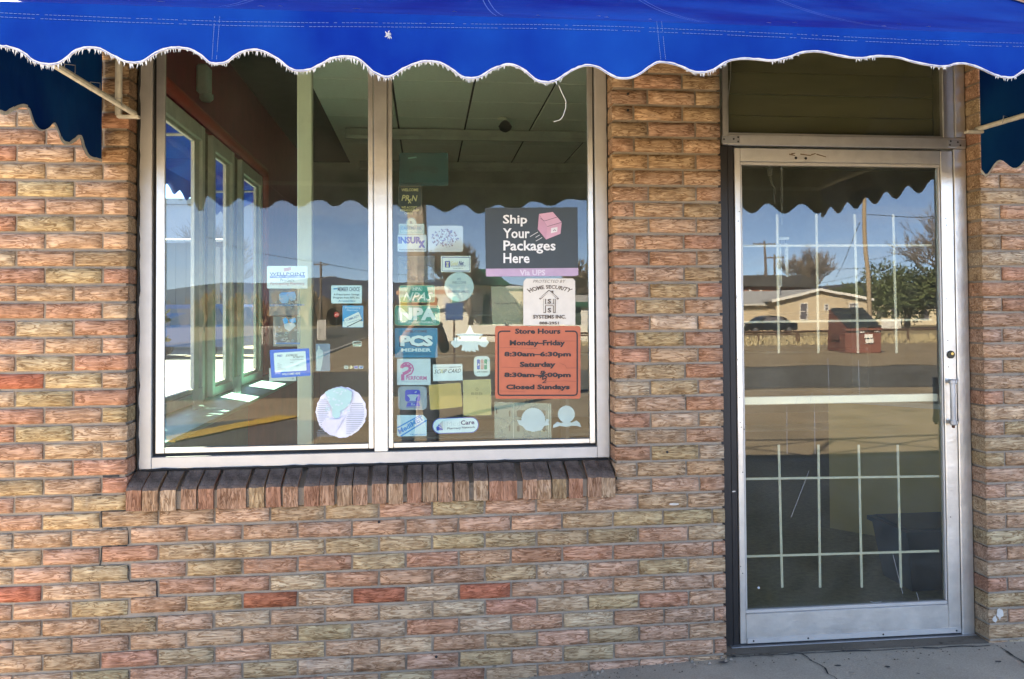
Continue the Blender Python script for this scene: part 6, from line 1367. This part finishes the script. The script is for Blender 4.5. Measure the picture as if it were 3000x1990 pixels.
for x, y in ((-.75,-.6),(-.75,.6),(1.1,-.6),(1.1,.6)): mb = MB(); mb.tube([cc+Vector((x,y-.1,.32)), cc+Vector((x,y+.1,.32))], .32, 12); mb.build('wheel', M_BLACK, T)
# roadside signs
yS = rg(1333, 1066).y; a = rp(1333, 1066, yS); T = thing('road_sign', 'square blue road sign on a thin post at the edge of the lot', 'sign', (a.x, yS, GZ)); mb = MB(); mb.tube([(a.x,yS,GZ-.03),(a.x,yS,rp(1333,890,yS).z)], .035, 6); mb.build('post', M_RUST, T)
c0, c1 = rp(1307,937,yS), rp(1357,886,yS); mb = MB(); mb.bbox(c0.x, c1.x, yS+.04, yS+.06, c0.z, c1.z, .004); mb.build('plate', pm('sign_blue', (.03,.08,.22), .5), T)
yS = -118; a = rp(986, 950, yS); T = thing('stop_sign', 'small red octagonal stop sign on a post by the far corner', 'sign', (a.x, yS, GZ)); zc = rp(986, 922, yS).z; mb = MB(); mb.tube([(a.x,yS,GZ-.05),(a.x,yS,zc+.3)], .035, 6); mb.build('post', M_STEEL, T)
mb = MB(); mb.prism([(a.x+.38*math.cos(R_(22.5+45*i)), yS+.05, zc+.38*math.sin(R_(22.5+45*i))) for i in range(8)], (0,.012,0)); sg = fixn(mb.build('plate', pm('stop_red', (.42,.03,.03), .5), T))
vs, fs = text_mesh('STOP', .03, 0); mb = MB(); mb.add([(a.x+.27-.54*x, yS+.064, zc-.12+.24*h) for x, h in vs], [f[::-1] for f in fs]); mb.build('lettering', M_FASC, sg)
for k, (u0, u1, v0, v1, y, n_, lab) in enumerate(((930,952,935,951,-58,8,'short white picket fence below the brown tree'), (765,800,955,972,-50,13,'white picket fence by the corner, left of the post'))):
    T = thing('picket_fence', lab, 'fence', (rp(u0,950,y).x, y, GZ), 'white picket fences')
    for i in range(n_): q = rp(u0+(u1-u0)*i/(n_-1), v0, y); mb = MB(); mb.prism([(q.x-.05,y,GZ-.05),(q.x+.05,y,GZ-.05),(q.x+.05,y,q.z-.08),(q.x,y,q.z),(q.x-.05,y,q.z-.08)], (0,-.03,0)); fixn(mb.build('picket', M_FASC, T))
    mb = MB(); mb.tube([(rp(u0,950,y).x,y-.05,GZ+.3),(rp(u1,950,y).x,y-.05,GZ+.3)], .03, 4); mb.build('rail', M_FASC, T)
# grass strip and curb on the far side of the cross street
mb = MB(); mb.bbox(-3.2, -3.0, -60, -21.7, GZ-.2, GZ+.05, .02); struct(mb.build('far_curb', M_CURB)); mb = MB(); mb.bbox(-13.2, -13.0, -120, -21.7, GZ-.2, GZ+.05, .02); struct(mb.build('far_curb', M_CURB))
leafy('added_shade_shrub', 'tall unseen shrub added outside the side windows to shade the near sill', (-2.2, 4.05, -.085), 1.95, 4.7, 41, (.05,.07,.025), 8000, .5, None, .15, 'shrub')  # out of view; added to keep sun off the near end of the sill
# ---- beyond the side windows: shed, van, trees
def seen(u, y0, x): return atx(u, y0, x)
p = atz(560, 972, GZ); q = Vector((-15, 33, GZ)); d0 = ray(548, 960); k_ = (34-CAM.y)/d0.y; q = CAM+d0*k_
car('blue panel van parked in the side street, seen through the side windows', 'van', (q.x, q.y, GZ-.03), R_(160), 5.2, 2.0, 2.1, (.05,.10,.22), 'van', None)
d0 = ray(510, 845); q = CAM+d0*((46-CAM.y)/d0.y); T = thing('siding_shed', 'tall pale shed with vertical board siding beyond the side windows', 'shed', (q.x, q.y, GZ))
for i in range(12): mb = MB(); mb.box(q.x-3.6+i*.5, q.x-3.6+i*.5+.485, q.y-3, q.y+(.02 if i % 2 else 0), GZ-.05, q.z+2.2); mb.build('board', pm('shed_board', (.15,.14,.12), .8, var=.12, scale=2, stretch=(3,3,.3)), T)
mb = MB(); mb.prism([(q.x-4,q.y-3.4,q.z+2.21),(q.x+2.8,q.y-3.4,q.z+2.21),(q.x+2.8,q.y+.4,q.z+2.6),(q.x-4,q.y+.4,q.z+2.6)], (0,0,.12)); fixn(mb.build('roof', M_ROOFG, T))
for k, (u, y, lab) in enumerate(((610,60,'bare tree behind the van beyond the side windows'), (655,70,'bare tree farther along beyond the side windows'), (560,66,'bare tree behind the shed beyond the side windows'))):
    d0 = ray(u, 900); q = CAM+d0*((y-CAM.y)/d0.y); bare_tree('street_tree', lab, (q.x, q.y, GZ), 9.0, .9, 60+k, levels=5, group='bare trees beyond the side windows')
# ---- far belt of scrub and bare woodland, too distant to tell apart
mb = MB(); rs = random.Random(77)
for i in range(5200):
    t = rs.random(); x = -190+290*t; y = -150-rs.uniform(0, 70)
    if i % 3 == 0: x, y = -60-rs.uniform(0, 80), rs.uniform(20, 190)
    h = (2.2+5.5*(.5+.5*noise.noise(Vector((x*.035, y*.02, 3)))))*rs.uniform(.55, 1.1); w = rs.uniform(.5, 1.5); a = rs.uniform(0, 3.14); dx, dy = w*math.cos(a), w*math.sin(a)
    mb.add([(x-dx*.3,y-dy*.3,GZ-.1),(x+dx*.3,y+dy*.3,GZ-.1),(x+dx,y+dy,h*.62),(x+rs.uniform(-.4,.4),y,h),(x-dx,y-dy,h*.55)], [(0,1,2,3,4)])
o = mb.build('distant_wood', pm('scrub_brown', (.085,.062,.042), .95, var=.5, scale=.25), kind='stuff'); o['label'] = 'far belt of brown scrub and bare trees below the hills'
d0, d1 = ray(430, 900), ray(800, 900); yq = 78.0; qa, qb = CAM+d0*((yq-CAM.y)/d0.y), CAM+d1*((yq-CAM.y)/d1.y); zq_ = (CAM+ray(560, 600)*((yq-CAM.y)/ray(560, 600).y)).z
T = thing('pale_warehouse', 'big pale windowless warehouse far beyond the side windows', 'building', (qa.x, yq, GZ)); mb = MB(); mb.box(qa.x-6, qb.x+2, yq, yq+20, GZ-.1, zq_); mb.build('wall', pm('pale_metal', (.36,.36,.40), .8, var=.06, scale=.2), T); mb = MB(); mb.box(qa.x-6.4, qb.x+2.4, yq-.4, yq+20.4, zq_+.01, zq_+.5); mb.build('roof', M_ROOFG, T)
for k in range(4): mb = MB(); x = qa.x-2+k*(qb.x-qa.x)/4; mb.box(x, x+3.2, yq-.05, yq-.003, GZ-.1, 3.6); mb.build('loading_door', M_DARKW, T)
# ---- hills all round
mb = MB(); vs = []; fs = []; n_ = 240; Rr = 3200
for i in range(n_):
    a = 2*math.pi*i/n_; h = 62+48*noise.noise(Vector((math.cos(a)*2.3, math.sin(a)*2.3, 4.2)))+26*noise.noise(Vector((math.cos(a)*7, math.sin(a)*7, 1.1)))+9*noise.noise(Vector((math.cos(a)*23, math.sin(a)*23, 8)))
    h *= 1.0+.75*max(0, math.cos(a-R_(258)))**2
    for r, z in ((Rr-900, -6), (Rr-300, h*.55), (Rr, h), (Rr+600, -20)): vs.append((r*math.cos(a), r*math.sin(a), z))
for i in range(n_):
    j = (i+1) % n_
    for k in range(3): fs.append((i*4+k, j*4+k, j*4+k+1, i*4+k+1))
mb.add(vs, fs); struct(mb.build('hills', pm('hill_haze_blue', (.045,.055,.09), .95, var=.25, scale=.01), smooth=True))  # distance haze is painted into the bluish hill colour

# ================================================================== the photographer, standing behind the camera
def person():
    c = CAM; by = c.y-.52; bx = c.x-.06; T = thing('person', 'person in dark jacket and trousers holding up a phone, mirrored in the glass', 'person', (bx, by, swz(bx)))
    z0 = swz(bx); V = []; E_ = []; Rd = []
    def add(p, r, par=None):
        V.append(Vector((bx+p[0], by+p[1], z0+p[2]))); Rd.append(r); i = len(V)-1
        if par is not None: E_.append((par, i))
        return i
    pel = add((0,0,.95), (.15,.11)); ab = add((0,.0,1.10), (.145,.105), pel); ch = add((0,.0,1.30), (.165,.115), ab); nk = add((0,.005,1.46), (.065,.06), ch); n2 = add((0,.02,1.52), (.055,.055), nk); hd = add((0,.03,1.60), (.078,.092), n2); ht = add((0,.025,1.70), (.072,.085), hd)
    tips = []
    for s_ in (-1, 1):
        hip = add((s_*.095,0,.88), (.095,.10), pel); kn = add((s_*.11,.02,.49), (.062,.066), hip); an = add((s_*.115,-.01,.09), (.042,.048), kn); he = add((s_*.118,.03,.05), (.042,.04), an); add((s_*.13,.16,.03), (.04,.028), he)
        sh = add((s_*.17,0,1.40), (.062,.062), ch); el = add((s_*.235,.10,1.17), (.046,.046), sh); 
        hxp = s_*.075+.06; wr = add((hxp+s_*.03,.40,1.385-z0), (.027,.03), el); pa = add((hxp,.455,1.425-z0), (.032,.02), wr); tips.append((pa, s_, hxp))
    for pa, s_, hxp in tips:
        for k in range(4):
            k1 = add((hxp-s_*.004,.475,1.445-z0-k*.019), (.0085,.0085), pa); k2 = add((hxp-s_*.010,.500-.003*k,1.450-z0-k*.020), (.0075,.0075), k1); add((hxp-s_*(.030-.004*abs(k-1)),.512,1.450-z0-k*.020), (.0065,.0065), k2)
        t1 = add((hxp-s_*.018,.470,1.425-z0), (.010,.010), pa); add((hxp-s_*.040,.478,1.440-z0), (.008,.008), t1)
    me = bpy.data.meshes.new('body'); base = wloc(T); me.from_pydata([tuple(v-base) for v in V], E_, [])
    import bmesh
    bm = bmesh.new(); bm.from_mesh(me); sly = bm.verts.layers.skin.verify(); bm.verts.ensure_lookup_table()
    for i, r in enumerate(Rd): bm.verts[i][sly].radius = r
    bm.verts[0][sly].use_root = True
    bm.to_mesh(me); bm.free()
    mt, nt, b = newmat('dressed_figure'); N = nt.nodes; L = nt.links; tc = N.new('ShaderNodeTexCoord'); sx = N.new('ShaderNodeSeparateXYZ'); L.new(tc.outputs['Object'], sx.inputs[0])
    def ramp(out, stops):
        rm = N.new('ShaderNodeValToRGB'); rm.color_ramp.interpolation = 'CONSTANT'; e = rm.color_ramp.elements; e[0].position = 0; e[0].color = stops[0][1]+(1,); e[1].position = stops[1][0]; e[1].color = stops[1][1]+(1,)
        for p_, c_ in stops[2:]: q_ = e.new(p_); q_.color = c_+(1,)
        L.new(out, rm.inputs['Fac']); return rm
    dv = N.new('ShaderNodeMath'); dv.operation = 'DIVIDE'; dv.inputs[1].default_value = 2.0; L.new(sx.outputs['Z'], dv.inputs[0])
    SKN = (.42,.24,.16); r1 = ramp(dv.outputs[0], [(0,(.03,.025,.02)),(.055,(.022,.026,.04)),(.50,(.016,.017,.02)),(.745,SKN)])
    r2 = ramp(sx.outputs['Y'], [(0,(0,0,0)),(.26,(1,1,1))]); mxn = N.new('ShaderNodeMix'); mxn.data_type = 'RGBA'; L.new(r2.outputs['Color'], mxn.inputs['Factor']); L.new(r1.outputs['Color'], mxn.inputs['A']); mxn.inputs['B'].default_value = SKN+(1,)
    L.new(mxn.outputs['Result'], b.inputs['Base Color']); b.inputs['Roughness'].default_value = .75; me.materials.append(mt)
    o = bpy.data.objects.new('body', me); COL.objects.link(o); o.parent = T; o.modifiers.new('Skin', 'SKIN').use_smooth_shade = True; sd = o.modifiers.new('Sub', 'SUBSURF'); sd.levels = 1; sd.render_levels = 2
    hx_, hy_, hz_2 = bx, by+.03, z0+1.64; mb = MB(); vs = []; fs = []
    for i in range(9):
        for j in range(14):
            th = math.pi*.62*i/8; ph = 2*math.pi*j/14; r = .098; y = r*1.12*math.sin(th)*math.sin(ph); z = r*1.25*math.cos(th)
            if y > .03 and z < .06: y = .03
            vs.append((hx_+r*.93*math.sin(th)*math.cos(ph), hy_-.012+y, hz_2+.02+z))
    for i in range(8):
        for j in range(14): fs.append((i*14+j, i*14+(j+1) % 14, (i+1)*14+(j+1) % 14, (i+1)*14+j))
    mb.add(vs, fs); mb.build('hair', pm('dark_hair', (.03,.02,.014), .6), T, smooth=True)
    skm = pm('skin', SKN, .6); mb = MB(); mb.tube([(hx_,hy_+.085,hz_2+.015),(hx_,hy_+.112,hz_2-.03),(hx_,hy_+.09,hz_2-.04)], [.008,.014,.008], 6)
    for s_ in (-1, 1): mb.lathe((hx_+s_*.082, hy_, hz_2-.01), [(.01,-.012*s_),(.026,0),(.01,.012*s_)], 8, 'x')
    mb.build('nose_and_ears', skm, T, smooth=True); mb = MB()
    for s_ in (-1, 1): mb.lathe((hx_+s_*.032, hy_+.088, hz_2+.006), [(.004,.006),(.011,.002),(.012,0)], 10, 'y')
    mb.build('eyes', pm('eye', (.05,.04,.035), .3), T); mb = MB(); mb.tube([(hx_-.024,hy_+.088,hz_2-.066),(hx_,hy_+.095,hz_2-.064),(hx_+.024,hy_+.088,hz_2-.066)], .005, 5); mb.build('mouth', pm('lips', (.32,.12,.10), .5), T)
    mb = MB(); mb.lathe((bx+.075+.06+.036, by+.385, z0+1.385-z0), [(.036,-.008),(.038,0),(.036,.012)], 12, 'y'); mb.build('wristwatch', M_STEEL, T)
    mb = MB(); mb.bbox(c.x-.078, c.x+.078, c.y-.026, c.y-.018, c.z-.052, c.z+.024, .003); ph_ = tag(mb.build('phone', M_BLACK), 'dark phone held sideways in both hands, taking the picture', 'phone')
    mb = MB()
    for dx in (-.012, .012): mb.lathe((c.x+dx-.0, c.y-.0178, c.z-.012*(dx > 0)), [(.007,0),(.0075,.002),(.006,.0025)], 12, 'y')
    mb.build('lens', pm('lens_glass', (.03,.03,.05), .1), ph_)
person()
